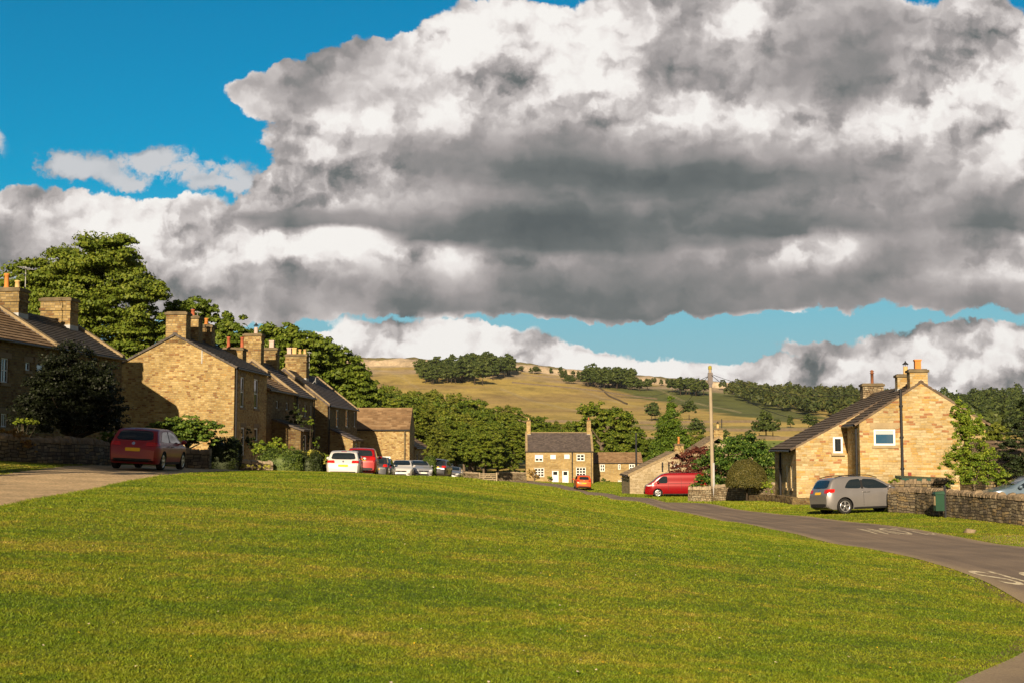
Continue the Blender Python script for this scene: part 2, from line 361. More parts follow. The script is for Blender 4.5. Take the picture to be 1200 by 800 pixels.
def stone_mat(name, cols, ch=.17, cw=.34, mortar=(.30, .25, .17), rough_bump=.012, warp=.02, stain=.25):
    """coursed rubble: rows of stones of uneven length, colour by stone, mortar between"""
    k = Mat(name); uv = k.uv()
    wv = k.vec('MULTIPLY', k.vec('SUBTRACT', k.noise(uv, 1.7, 2, out='Color'), (.5, .5, .5)), (warp * 2, warp * 3, 0))
    p = k.vec('ADD', uv, wv)
    s = k.N.new('ShaderNodeSeparateXYZ'); k.L.new(p, s.inputs[0])
    r = k.math('DIVIDE', s.outputs[1], ch); row = k.math('FLOOR', r); fr = k.math('FRACT', r)
    w = k.N.new('ShaderNodeTexWhiteNoise'); w.noise_dimensions = '1D'; k.L.new(row, w.inputs['W'])
    u = k.math('ADD', s.outputs[0], k.math('MULTIPLY', w.outputs[0], 7.3))
    wid = k.math('MULTIPLY_ADD', w.outputs[0], cw * .7, cw * .7)
    q = k.math('DIVIDE', u, wid); q = k.math('ADD', q, k.math('MULTIPLY', k.noise(p, 1.1, 1), .9))
    ci = k.math('FLOOR', q); fu = k.math('FRACT', q)
    cb = k.N.new('ShaderNodeCombineXYZ'); k.L.new(ci, cb.inputs[0]); k.L.new(row, cb.inputs[1])
    w2 = k.N.new('ShaderNodeTexWhiteNoise'); w2.noise_dimensions = '2D'; k.L.new(cb.outputs[0], w2.inputs['Vector'])
    n = len(cols); stops = [(i / n, c) for i, c in enumerate(cols)]
    c = k.mix(1.0, k.ramp(w2.outputs[0], stops, 'CONSTANT'), (.80, .80, .80), 'MULTIPLY')
    ev = k.math('MINIMUM', k.math('MINIMUM', fr, k.math('SUBTRACT', 1.0, fr)), k.math('MULTIPLY', k.math('MINIMUM', fu, k.math('SUBTRACT', 1.0, fu)), cw / ch))
    m = k.rng(ev, .03, .14)
    c = k.mix(1.0, c, k.ramp(k.noise(uv, 9, 4), [(.3, .80), (.7, 1.12)]), 'MULTIPLY')
    c = k.mix(k.math('SUBTRACT', 1.0, m), c, mortar)
    big = k.ramp(k.noise(k.obj(), .55, 5, .6), [(.34, 1 - stain), (.62, 1.05)])
    c = k.mix(1.0, c, big, 'MULTIPLY')
    h = k.math('ADD', k.math('MULTIPLY', m, k.math('MULTIPLY_ADD', w2.outputs[0], .8, .5)), k.math('MULTIPLY', k.noise(uv, 22, 4), .6))
    k.bump(h, rough_bump, 1.0)
    return k.done(c, .88)
TAN = [(a * 1.06, b, c * .82) for a, b, c in [(.44, .33, .16), (.52, .40, .20), (.40, .29, .14), (.56, .44, .24), (.48, .36, .18), (.60, .48, .28), (.36, .24, .11), (.50, .37, .17), (.44, .29, .12), (.54, .42, .22), (.47, .35, .18), (.30, .17, .08)]]
TAN_R = [(.52, .39, .19), (.60, .46, .24), (.46, .33, .15), (.64, .52, .29), (.56, .40, .17), (.66, .54, .33), (.52, .34, .12), (.58, .44, .22), (.42, .20, .09), (.62, .50, .27), (.56, .36, .12), (.60, .47, .25)]
GREY = [(.24, .19, .12), (.30, .24, .15), (.19, .15, .10), (.34, .28, .18), (.27, .22, .14), (.22, .18, .13), (.36, .30, .2), (.16, .13, .09)]
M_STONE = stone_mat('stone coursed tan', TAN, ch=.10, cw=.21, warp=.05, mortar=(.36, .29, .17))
M_STONE_D = stone_mat('stone tan shaded', [tuple(v * .46 for v in c) for c in TAN], ch=.11, cw=.22, mortar=(.13, .10, .07), warp=.05)  # tan stones darkened: shade of the row's fronts is put into the colour
M_STONE_R = stone_mat('stone golden sandstone', TAN_R, ch=.125, cw=.34, warp=.045, mortar=(.42, .33, .19), rough_bump=.010)
M_STONE_E = stone_mat('stone far cottage', [(.46, .32, .12), (.52, .37, .15), (.42, .28, .10), (.56, .41, .17), (.48, .33, .13)], ch=.2, cw=.4)
M_CHIM = stone_mat('stone chimney', [tuple(v * .85 for v in c) for c in TAN], ch=.125, cw=.26, mortar=(.22, .18, .12), stain=.45)
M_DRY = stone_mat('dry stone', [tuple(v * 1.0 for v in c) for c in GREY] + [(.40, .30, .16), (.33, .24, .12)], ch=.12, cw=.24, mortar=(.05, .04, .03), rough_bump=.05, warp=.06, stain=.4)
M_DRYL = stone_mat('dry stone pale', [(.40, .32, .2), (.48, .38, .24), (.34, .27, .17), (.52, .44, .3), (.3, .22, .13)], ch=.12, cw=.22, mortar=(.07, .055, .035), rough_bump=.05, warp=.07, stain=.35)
def slate_mat(name, a, b, c3, ch=.25, cw=.28, bump=.01):
    k = Mat(name); uv = k.uv(); s = k.N.new('ShaderNodeSeparateXYZ'); k.L.new(uv, s.inputs[0])
    row = k.math('FLOOR', k.math('DIVIDE', s.outputs[1], ch))
    w = k.N.new('ShaderNodeTexWhiteNoise'); w.noise_dimensions = '1D'; k.L.new(row, w.inputs['W'])
    ci = k.math('FLOOR', k.math('ADD', k.math('DIVIDE', s.outputs[0], cw), k.math('MULTIPLY', w.outputs[0], 3.7)))
    cb = k.N.new('ShaderNodeCombineXYZ'); k.L.new(ci, cb.inputs[0]); k.L.new(row, cb.inputs[1])
    w2 = k.N.new('ShaderNodeTexWhiteNoise'); w2.noise_dimensions = '2D'; k.L.new(cb.outputs[0], w2.inputs['Vector'])
    c = k.ramp(w2.outputs[0], [(0, a), (.5, b), (1, c3)])
    c = k.mix(1.0, c, k.ramp(k.noise(k.obj(), 1.2, 5, .65), [(.3, .72), (.7, 1.15)]), 'MULTIPLY')
    c = k.mix(k.rng(k.noise(k.obj(), 4.5, 4, .6), .62, .72, 0, .6), c, (.25, .22, .12))
    h = k.math('ADD', k.math('MULTIPLY', w2.outputs[0], .6), k.math('MULTIPLY', k.noise(uv, 14, 4), .5)); k.bump(h, bump)
    return k.done(c, .75)
M_SLATE = slate_mat('roof slate purple grey', (.075, .062, .060), (.10, .082, .078), (.13, .105, .095))
M_SLATE2 = slate_mat('roof slate grey', (.062, .056, .055), (.085, .075, .07), (.11, .095, .085))
M_FLAG = slate_mat('roof stone flags', (.19, .118, .062), (.26, .165, .088), (.34, .23, .13), ch=.3, cw=.42, bump=.025)
M_FLAGD = slate_mat('roof stone flags dark', (.10, .072, .05), (.135, .098, .068), (.17, .13, .09), ch=.3, cw=.42, bump=.02)
M_FLAGL = slate_mat('roof stone flags pale', (.30, .22, .13), (.36, .27, .16), (.42, .32, .20), ch=.3, cw=.42, bump=.02)
M_COPING = plain('coping stone', (.34, .26, .15), .85, var=.4, scale=2.5)
M_CAP = plain('weathered capstone', (.19, .15, .09), .9, var=.5, scale=3)
M_LINTEL = plain('sandstone dressing', (.40, .31, .18), .85, var=.3, scale=2)
M_LINTELD = plain('sandstone dressing weathered', (.24, .185, .12), .85, var=.3, scale=2)
M_WHITE = plain('white paint', (.80, .80, .78), .4, var=.05, spec=.4)
M_WHITED = plain('white painted sash', (.66, .70, .72), .4, var=.08, spec=.4)
M_DOORW = plain('white door', (.8, .8, .78), .35, var=.04, spec=.4)
M_IRON = plain('black iron pipe', (.025, .026, .03), .45, var=.2)
M_LEAD = plain('lead flashing', (.42, .43, .44), .5, var=.25)
M_POT_O = plain('orange clay pot', (.62, .24, .06), .8, var=.2)
M_POT_R = plain('red clay pot', (.42, .12, .06), .8, var=.3)
M_POT_Y = plain('buff clay pot', (.62, .42, .18), .8, var=.2)
M_POT_P = plain('pale pink pot', (.55, .42, .38), .8, var=.2)
M_MORTARC = plain('mortar flaunching', (.45, .38, .25), .9, var=.3)
M_INT = plain('dark interior', (.015, .015, .017), .9)
k = Mat('window glass'); k.b.inputs['Specular IOR Level'].default_value = 1.0; k.b.inputs['Coat Weight'].default_value = .5
k.bump(k.noise(k.obj(), 1.3, 2), .01, .4); M_GLASS = k.done((.018, .024, .03), .05)
k = Mat('net curtain behind glass'); k.b.inputs['Specular IOR Level'].default_value = .8; M_NET = k.done((.42, .47, .5), .25)
k = Mat('blue reflecting glass'); k.b.inputs['Specular IOR Level'].default_value = .9; M_GLASSB = k.done((.03, .09, .16), .08)

# ------------------------------------------------------------------ the lie of the land (heights are measured from eye level)
CTRL = [(0,0,-1.75),(-4,9.5,-1.75),(0,10,-1.8),(4.5,12,-2.15),(8.2,20.5,-2.45),(14,20,-2.5),(14,12,-2.45),(7,10,-2.2),(0,-10,-1.8),(-12,0,-1.6),(14,-8,-2.2),
 (8.7,35,-2.62),(13.8,34,-2.62),(8.6,43,-2.73),(13.5,43,-2.68),(8.5,52,-2.97),(15,47,-2.70),(15,55,-2.75),(18.4,46,-2.75),(20,40,-2.7),(22,60,-2.8),(30,50,-2.7),
 (7.6,66,-3.1),(12.2,58,-3.0),(7,83,-3.57),(11.3,72,-3.07),(9.8,90,-3.5),(15,72,-3.0),(15,90,-3.45),(20,85,-3.3),(6.4,105,-3.97),(9,105,-3.95),(16,110,-4.0),(25,110,-4.1),
 (5.8,133,-4.45),(7.6,139,-4.45),(14,140,-4.6),(4.5,160,-4.7),(6.2,178,-4.9),(0,195,-5.0),(2,210,-5.0),(8,203,-5.4),(16,210,-5.6),(-8,225,-5.1),(-20,230,-5.0),(40,200,-5.6),
 (-8.8,22,-1.08),(-14.2,35.6,-.90),(-12.8,45,-.77),(-16,43,-.55),(-17.5,42,-.32),(-20,46,-.2),(-22,60,-.2),(-11.5,50,-.85),(-6.7,50,-.93),(-2,50,-1.28),(2,50,-1.85),(5,50,-2.45),
 (0,25,-1.62),(-4,25,-1.28),(-5,38,-1.0),(0,38,-1.42),(4,35,-1.98),(4.5,22,-1.95),(-7,14,-1.45),(-16,20,-.9),(-25,25,-.6),(-2.8,72,-1.62),(1.5,72,-2.25),(4.5,72,-2.85),
 (-9,68,-1.62),(-10,60,-1.2),(-15,62,-1.1),(-13,100,-2.3),(-8,100,-2.35),(-4.5,120,-2.78),(-10,130,-2.9),(0,100,-2.75),(4,100,-3.6),(2,125,-4.0),(-3,150,-4.1),(-25,100,-1.8),(-40,60,.2),(-40,110,-.6),
 (-40,180,-3.0),(-15,170,-4.0),(-30,230,-4.0),(-60,150,1.0),(60,100,-3.5),(60,40,-2.4),(60,180,-5.2),(40,20,-2.2),(-40,10,0.0),(30,-10,-2.0),(-30,-12,-.8),(0,240,-5.1),(50,250,-5.5),(-60,250,-2.0),(25,150,-4.8)]
CT = np.array(CTRL, float)
def _tps():
    n = len(CT); d = np.linalg.norm(CT[:, None, :2] - CT[None, :, :2], axis=2)
    K = np.where(d > 0, d * d * np.log(d + 1e-9), 0) + np.eye(n) * 6.0
    Pm = np.c_[np.ones(n), CT[:, :2]]
    A = np.block([[K, Pm], [Pm.T, np.zeros((3, 3))]])
    return np.linalg.solve(A, np.r_[CT[:, 2], 0, 0, 0])
TW = _tps()
def H_near(x, y):
    x = np.clip(x, -60, 60); y = np.clip(y, -12, 255)
    d = np.hypot(x[:, None] - CT[None, :, 0], y[:, None] - CT[None, :, 1])
    return (d * d * np.log(d + 1e-9)) @ TW[:len(CT)] + TW[-3] + TW[-2] * x + TW[-1] * y
SK_PX = [-400, 200, 400, 480, 540, 600, 640, 700, 750, 800, 850, 900, 940, 1000, 1050, 1100, 1130, 1170, 1200, 1500]
SK_Y = [440, 430, 425, 425, 428, 430, 434, 441, 446, 450, 454, 459, 462, 464, 466, 467, 467, 464, 462, 455]
BY = [250, 400, 600, 800, 1000, 1200, 1330, 1400, 1430, 1460, 1500, 1600, 5000]
BE = [-.0185, -.004, .011, .022, .033, .047, .056, .061, .0635, .0655, .0665, .0600, .02]
def fbm(x, y, s, seed=0, o=3):
    r = np.zeros_like(x); a = 1.0
    for i in range(o):
        ph = seed * 17.3 + i * 5.1
        r += a * (np.sin(x / s + ph + 1.7 * np.sin(y / s * .8 + ph)) * np.cos(y / s * 1.1 - ph + 1.3 * np.sin(x / s * .6 + ph * 2)))
        a *= .5; s *= .47
    return r
def H_far(x, y):
    px = 600 + F * x / np.maximum(y, 50)
    sky = (525 - np.interp(px, SK_PX, SK_Y)) / F
    e = np.interp(y, BY, BE); k = np.clip((y - 500) / 1000, 0, 1)
    e = e * (1 - k) + e * (sky / .0665) * k
    return e * y + fbm(x, y, 90, 1) * .9 * np.clip((y - 300) / 300, 0, 1) * np.clip((1500 - y) / 200, 0, 1)
def H(x, y):
    x = np.atleast_1d(np.asarray(x, float)); y = np.atleast_1d(np.asarray(y, float)); out = np.empty_like(x)
    for i in range(0, len(x), 40000):
        xs, ys = x[i:i + 40000], y[i:i + 40000]
        t = np.clip((ys - 225) / 60, 0, 1); t = t * t * (3 - 2 * t)
        out[i:i + 40000] = H_near(xs, ys) * (1 - t) + H_far(xs, np.maximum(ys, 200)) * t + fbm(xs, ys, 3.1, 2) * .015
    return out
def h1(x, y): return float(H(x, y)[0])

RL = [(-14,5.2),(-3,6.6),(.6,7.8),(2.6,9.6),(4.2,12.0),(5.6,14.2),(6.9,16.8),(7.8,19.6),(8.45,23.4),(8.72,28),(8.75,35),(8.6,43),(8.45,52),(7.6,66),(7.0,83),(6.35,105),(5.8,133),(4.4,160),(0,192),(-8,222),(-20,245)]
RR = [(-14,-2),(-3,-1),(6,1.0),(11,4.5),(13.5,9),(14.2,14),(14.4,19),(14.3,24),(14.1,30),(13.8,35),(13.5,43),(12.9,52),(11.9,63),(10.8,76),(9.3,100),(7.9,133),(7.0,165),(4.2,200),(-5,236),(-18,262)]
def resample(pl, n):
    pl = np.array(pl, float); i = np.arange(len(pl)); t = np.linspace(0, len(pl) - 1, n)
    # smooth (catmull-rom)
    out = []
    for q in t:
        k = min(int(q), len(pl) - 2); f = q - k
        p0, p1, p2, p3 = pl[max(k - 1, 0)], pl[k], pl[k + 1], pl[min(k + 2, len(pl) - 1)]
        out.append(.5 * ((2 * p1) + (-p0 + p2) * f + (2 * p0 - 5 * p1 + 4 * p2 - p3) * f * f + (-p0 + 3 * p1 - 3 * p2 + p3) * f ** 3))
    return np.array(out)
EL, ER = resample(RL, 260), resample(RR, 260)
ROADPOLY = np.r_[EL, ER[::-1]]
def inside(poly, x, y):
    x = np.asarray(x); y = np.asarray(y); c = np.zeros(x.shape, bool); n = len(poly)
    for i in range(n):
        x0, y0 = poly[i]; x1, y1 = poly[(i + 1) % n]
        if y0 == y1: continue
        m = ((y0 > y) != (y1 > y)) & (x < (x1 - x0) * (y - y0) / (y1 - y0) + x0); c ^= m
    return c
def dist_poly(poly, x, y, closed=True):
    d = np.full(np.shape(x), 1e9); n = len(poly)
    for i in range(n if closed else n - 1):
        ax, ay = poly[i]; bx, by = poly[(i + 1) % n]; dx, dy = bx - ax, by - ay; L2 = dx * dx + dy * dy + 1e-12
        t = np.clip(((x - ax) * dx + (y - ay) * dy) / L2, 0, 1); d = np.minimum(d, np.hypot(x - ax - t * dx, y - ay - t * dy))
    return d
def sdist(poly, x, y): d = dist_poly(poly, x, y); return np.where(inside(poly, x, y), d, -d)   # positive inside
TRACK = [(-22,15),(-14,18.5),(-9.6,21),(-9.4,24),(-10.2,30),(-10.9,36),(-11.0,42),(-10.4,48),(-10.6,54),(-10.0,62),(-8.3,70),(-7.0,84),(-6.0,100),(-4.0,112),(-3.2,124),(-4.4,150),(-8,185),(-14,240),(-19,240),(-13,185),(-9.5,150),(-8,130),(-10.6,112),(-12,96),(-12.5,80),(-13,66),(-13.6,56),(-15.2,50),(-15.5,45.5),(-14.9,41),(-15.1,36),(-17,31),(-24,26)]
TRACK = resample(TRACK + TRACK[:1], 150)
PULLIN = [(14.0,33.0),(14.0,38.6),(14.5,40.2),(15.4,40.6),(17,40),(20,37),(20,33)]

def build_ground():
    ys = list(np.arange(-12, 62, .36)); s = .36
    while ys[-1] < 262: s *= 1.018; ys.append(ys[-1] + s)
    while ys[-1] < 1380: s = min(s * 1.02, 11); ys.append(ys[-1] + s)
    while ys[-1] < 1520: ys.append(ys[-1] + 3.0)
    while ys[-1] < 5000: s *= 1.15; ys.append(ys[-1] + s)
    ys = np.array(ys)
    u = np.linspace(-.52, .52, 560); e = np.array([.56, .62, .7, .8, .95, 1.15, 1.5, 2.1, 3.0]); u = np.r_[-e[::-1], u, e]
    U, Y = np.meshgrid(u, ys); X = U * (Y + 24); x = X.ravel(); y = Y.ravel()
    z = H(x, y)
    near = (y < 265) & (np.abs(x) < 40)
    rd = np.full(x.shape, -9.0); rd[near] = sdist(ROADPOLY[::2], x[near], y[near])
    z -= .10 * np.clip(rd / .5, 0, 1)
    tr = np.full(x.shape, -9.0); tr[near] = np.maximum(sdist(TRACK, x[near], y[near]), sdist(np.array(PULLIN, float), x[near], y[near]) * 1.0)
    z -= .03 * np.clip(tr / .6 + .3, 0, 1)
    # colour of far land, by where it lies on the hill
    px = 600 + F * x / np.maximum(y, 50)
    gold, tan, green, brack, rock, dull = map(np.array, ((.47, .35, .095), (.40, .28, .11), (.19, .28, .045), (.10, .125, .028), (.44, .35, .24), (.25, .22, .08)))
    c = np.tile(np.array((.26, .25, .05)), (len(x), 1))
    far = y > 265
    n1 = fbm(x, y, 60, 3); n2 = fbm(x, y, 23, 5)
    def setm(m, col, a=1.0):
        a = np.clip(a * m, 0, 1)[:, None]; c[:] = c * (1 - a) + col * a
    def band(v, lo, hi, s): return np.clip((v - lo) / s + .5, 0, 1) * np.clip((hi - v) / s + .5, 0, 1)
    setm(far * 1.0, gold)
    setm(far * band(y, 330, 395, 8), green, .9); setm(far * band(y, 395, 455, 8), tan); setm(far * band(y, 455, 540, 8) * band(px, 560, 2000, 60), green, .85)
    setm(far * band(y, 540, 640, 8), gold * 1.1); setm(far * band(y, 640, 740, 10), dull); setm(far * band(y, 700, 770, 12) * band(px, 830, 960, 40), gold * 1.15)
    setm(far * band(y, 770, 1500, 40), gold * .95)
    setm(far * band(y, 880, 1420, 60) * np.clip((n1 + .1) * 1.2, 0, 1), tan * .85, .8)
    # bracken slope on the right half of the hill
    bl = np.interp(y, [850, 1000, 1200, 1420], [900, 830, 740, 690]); br = np.interp(y, [780, 900, 1050, 1420], [985, 975, 950, 860])
    setm(far * band(y, 790, 1400, 50) * np.clip((px - bl + 14 * n2) / 18 + .5, 0, 1) * np.clip((br - px + 9 * n2) / 14 + .5, 0, 1), brack, .93)
    setm(far * (px > 975) * band(y, 600, 3000, 80), np.array((.06, .075, .018)), .8)
    setm(far * (px > 925) * (px < 990) * band(y, 790, 900, 20), gold, .7)
    scree = band(y, 1335, 1432, 40) * np.clip(.8 + .7 * n2, 0, 1) * (px < 860)
    setm(far * scree, np.array((.42, .32, .21)), .9)
    setm(far * band(y, 1425, 1470, 5) * (px < 870), rock)
    setm(far * (y > 1462), np.array((.20, .17, .07)))
    # pale tracks slanting down the slope
    for pl in ([(440, 1400), (455, 1380), (470, 1330), (492, 1180)], [(655, 1400), (680, 1250), (710, 1150), (735, 1080), (765, 1000)], [(585, 1200), (625, 1080), (660, 1000), (700, 900), (760, 820)], [(770, 1330), (800, 1180), (830, 1080), (870, 980)], [(905, 1120), (940, 1020), (975, 900)]):
        pl = np.array(pl, float); yy = np.interp(px, pl[:, 0], pl[:, 1]); m = (px > pl[0, 0]) & (px < pl[-1, 0]); setm(far * m * np.clip(1 - np.abs(y - yy) / 13, 0, 1), np.array((.42, .34, .2)), .75)
    # cliff steps
    crag = np.clip((y - 1436 - 6 * fbm(x, y, 14, 7)) / 4, 0, 1) * (px < 900) * (y < 2200)
    z += crag * (5.0 + 1.6 * fbm(x, y, 11, 9)) - (y > 1440) * 0
    nr, nc = Y.shape; i = np.arange(nr - 1)[:, None] * nc + np.arange(nc - 1)[None, :]
    f = np.stack([i, i + 1, i + nc + 1, i + nc], -1).reshape(-1, 4)
    dirt = np.clip(1 - np.abs(rd + .1) / .35, 0, 1) * (rd > -5)
    g = np_mesh('ground', np.c_[x, y, z], f, [M_GROUND], smooth=True, attrs={'land': c, 'far': far.astype(float), 'track': np.clip(tr * 1.2 + .5, 0, 1), 'dirt': dirt})
    return tag(g, kind='structure')
def grass_colour(k):
    pos = k.pos()
    st = k.vec('MULTIPLY', pos, (.48, 1.0, 0.0))
    n1 = k.noise(st, .55, 5, .62); n2 = k.noise(k.vec('MULTIPLY', pos, (1, 1, 0)), 3.2, 4, .6); n3 = k.noise(k.vec('MULTIPLY', pos, (1, 1, 0)), .16, 3, .5)
    # mower swathes: broad bands swinging round the green
    sx = k.N.new('ShaderNodeSeparateXYZ'); k.L.new(pos, sx.inputs[0])
    arc = k.math('SQRT', k.math('ADD', k.math('POWER', k.math('ADD', sx.outputs[0], 6.0), 2.0), k.math('POWER', k.math('ADD', sx.outputs[1], 30.0), 2.0)))
    arc = k.math('ADD', arc, k.math('MULTIPLY', n1, 1.3))
    band = k.math('SINE', k.math('MULTIPLY', arc, 3.4))
    t = k.math('ADD', k.math('MULTIPLY', n1, .46), k.math('MULTIPLY', n2, .34)); t = k.math('ADD', t, k.math('MULTIPLY', n3, .20))
    t = k.math('ADD', t, k.math('MULTIPLY', band, .014))
    c = k.ramp(t, [(.36, (.056, .104, .004)), (.45, (.098, .146, .005)), (.52, (.145, .173, .008)), (.59, (.212, .193, .020)), (.67, (.32, .250, .060))])
    return c, n2
def make_ground_mats():
    global M_GROUND, M_BLADE, M_ROAD, M_PAINT
    k = Mat('ground cover'); c, n2 = grass_colour(k); pos = k.pos()
    fine = k.noise(pos, 26, 4, .7); c = k.mix(1.0, c, k.ramp(fine, [(.32, .55), (.5, 1.0), (.7, 1.35)]), 'MULTIPLY')
    # gravel
    gv = k.N.new('ShaderNodeTexVoronoi'); k.L.new(pos, gv.inputs['Vector']); gv.inputs['Scale'].default_value = 22
    gc = k.ramp(gv.outputs['Color'], [(.0, (.46, .32, .17)), (.5, (.64, .46, .26)), (1, (.80, .61, .37))])
    gc = k.mix(1.0, gc, k.ramp(k.noise(pos, .8, 5, .6), [(.3, .72), (.7, 1.1)]), 'MULTIPLY')
    gc = k.mix(1.0, gc, k.ramp(k.noise(pos, 9, 3, .7), [(.34, .55), (.45, 1.0), (.62, 1.0), (.70, 1.4)]), 'MULTIPLY')
    tk = k.math('ADD', k.attr('track'), k.math('MULTIPLY', k.math('SUBTRACT', k.noise(pos, 2.2, 5, .65), .5), 1.1))
    tf = k.rng(tk, .42, .62); c = k.mix(tf, c, gc)
    df = k.rng(k.math('ADD', k.attr('dirt'), k.math('SUBTRACT', k.noise(pos, 1.6, 5, .65), .5)), .55, .85)
    c = k.mix(df, c, k.ramp(k.noise(pos, 5, 4), [(.3, (.12, .075, .035)), (.7, (.26, .18, .10))]))
    # far land
    fl = k.attr('land', 'Color'); fn = k.noise(k.vec('MULTIPLY', pos, (1, .6, 1)), .045, 6, .65)
    fc = k.mix(1.0, fl, k.ramp(fn, [(.3, .62), (.5, 1.0), (.7, 1.25)]), 'MULTIPLY')
    fc = k.mix(1.0, fc, k.ramp(k.noise(pos, .35, 4, .7), [(.35, .8), (.65, 1.12)]), 'MULTIPLY')
    c = k.mix(k.attr('far'), c, fc)
    h = k.math('ADD', k.math('MULTIPLY', fine, 1.0), k.math('MULTIPLY', k.noise(pos, 90, 3, .7), .4)); h = k.math('ADD', h, k.math('MULTIPLY', n2, 1.6))
    k.bump(h, .035, .9)
    M_GROUND = k.done(c, .9)
    k = Mat('grass blade'); c, _ = grass_colour(k)
    r = k.N.new('ShaderNodeNewGeometry'); c = k.mix(1.0, c, k.ramp(r.outputs['Random Per Island'], [(0, .74), (.55, 1.10), (.9, 1.35), (1.0, 1.7)]), 'MULTIPLY')
    M_BLADE = k.done(c, .6)
    k = Mat('worn tarmac'); pos = k.pos()
    n = k.noise(pos, .5, 5, .6); fi = k.noise(pos, 40, 3, .7)
    sx = k.N.new('ShaderNodeSeparateXYZ'); k.L.new(k.uv(), sx.inputs[0])
    st = k.noise(k.vec('MULTIPLY', k.uv(), (9.0, .12, 0)), 1.0, 4, .6)
    t = k.math('ADD', k.math('MULTIPLY', n, .5), k.math('MULTIPLY', st, .5))
    c = k.ramp(t, [(.38, (.17, .130, .098)), (.52, (.245, .185, .134)), (.66, (.34, .26, .18))])
    edge = k.math('ABSOLUTE', k.math('SUBTRACT', sx.outputs[0], .5))
    c = k.mix(k.rng(k.math('ADD', edge, k.math('MULTIPLY', k.math('SUBTRACT', k.noise(pos, 1.2, 5, .6), .5), .12)), .40, .5, 0, .85), c, (.38, .29, .18))
    c = k.mix(1.0, c, k.ramp(fi, [(.3, .75), (.7, 1.25)]), 'MULTIPLY')
    k.bump(fi, .006); M_ROAD = k.done(c, .85)
    k = Mat('worn road paint'); n = k.noise(k.pos(), 7, 5, .7)
    M_PAINT = k.done(k.mix(k.rng(n, .46, .62), (.80, .70, .48), (.36, .28, .19)), .8)
make_ground_mats()
ground = build_ground()
def build_road():
    n = len(EL); m = 10; vs = []; uv = []; s = 0
    for i in range(n):
        if i: s += np.linalg.norm((EL[i] + ER[i]) / 2 - (EL[i - 1] + ER[i - 1]) / 2)
        for j in range(m + 1):
            t = j / m; p = EL[i] * (1 - t) + ER[i] * t; vs.append((p[0], p[1], t)); uv.append((t, s / 6))
    vs = np.array(vs); t = vs[:, 2].copy(); z = H(vs[:, 0], vs[:, 1]) + .012 + .05 * (1 - (2 * t - 1) ** 2); vs[:, 2] = z
    i = np.arange(n - 1)[:, None] * (m + 1) + np.arange(m)[None, :]
    f = np.stack([i, i + 1, i + m + 2, i + m + 1], -1).reshape(-1, 4)
    o = np_mesh('road', vs, f, [M_ROAD], smooth=True); uvl = o.data.uv_layers.new(name='uv'); uv = np.array(uv)
    uvl.data.foreach_set('uv', uv[f.ravel()].ravel().astype(np.float32)); return tag(o, kind='structure')
road = build_road()
def hroad(x, y):
    d = np.hypot(EL[:, 1] - y, (EL[:, 0] + ER[:, 0]) / 2 - x); i = int(np.argmin(np.abs(EL[:, 1] - y) + (EL[:, 1] < 10) * 99))
    t = min(max((x - EL[i, 0]) / (ER[i, 0] - EL[i, 0]), 0), 1); return h1(x, y) + .012 + .05 * (1 - (2 * t - 1) ** 2)
def road_word(txt, x0, x1, y0, y1, flip=False):
    cu = bpy.data.curves.new('road_word', 'FONT'); cu.body = txt; cu.size = 1; cu.fill_mode = 'FRONT'; cu.resolution_u = 6
    to = bpy.data.objects.new('tmp', cu); COL.objects.link(to); dg = bpy.context.evaluated_depsgraph_get()
    me = bpy.data.meshes.new_from_object(to.evaluated_get(dg)); bpy.data.objects.remove(to)
    bm = bmesh.new(); bm.from_mesh(me); bmesh.ops.triangulate(bm, faces=bm.faces); bmesh.ops.subdivide_edges(bm, edges=bm.edges, cuts=2, use_grid_fill=True)
    xs = [v.co.x for v in bm.verts]; yy = [v.co.y for v in bm.verts]; ax, bx, ay, by = min(xs), max(xs), min(yy), max(yy)
    for v in bm.verts:
        u = (v.co.x - ax) / (bx - ax); w = (v.co.y - ay) / (by - ay)
        if flip: u, w = 1 - u, 1 - w
        X = x0 + (x1 - x0) * u; Y = y0 + (y1 - y0) * w; v.co = (X, Y, hroad(X, Y) + .006)
    bm.to_mesh(me); bm.free(); me.materials.clear(); me.materials.append(M_PAINT)
    o = bpy.data.objects.new('road_marking', me); COL.objects.link(o); return tag(o, kind='structure')
road_word('SLOW', 8.7, 11.2, 22.6, 25.0)
road_word('SLOW', 11.35, 13.35, 40.2, 43.4, True)
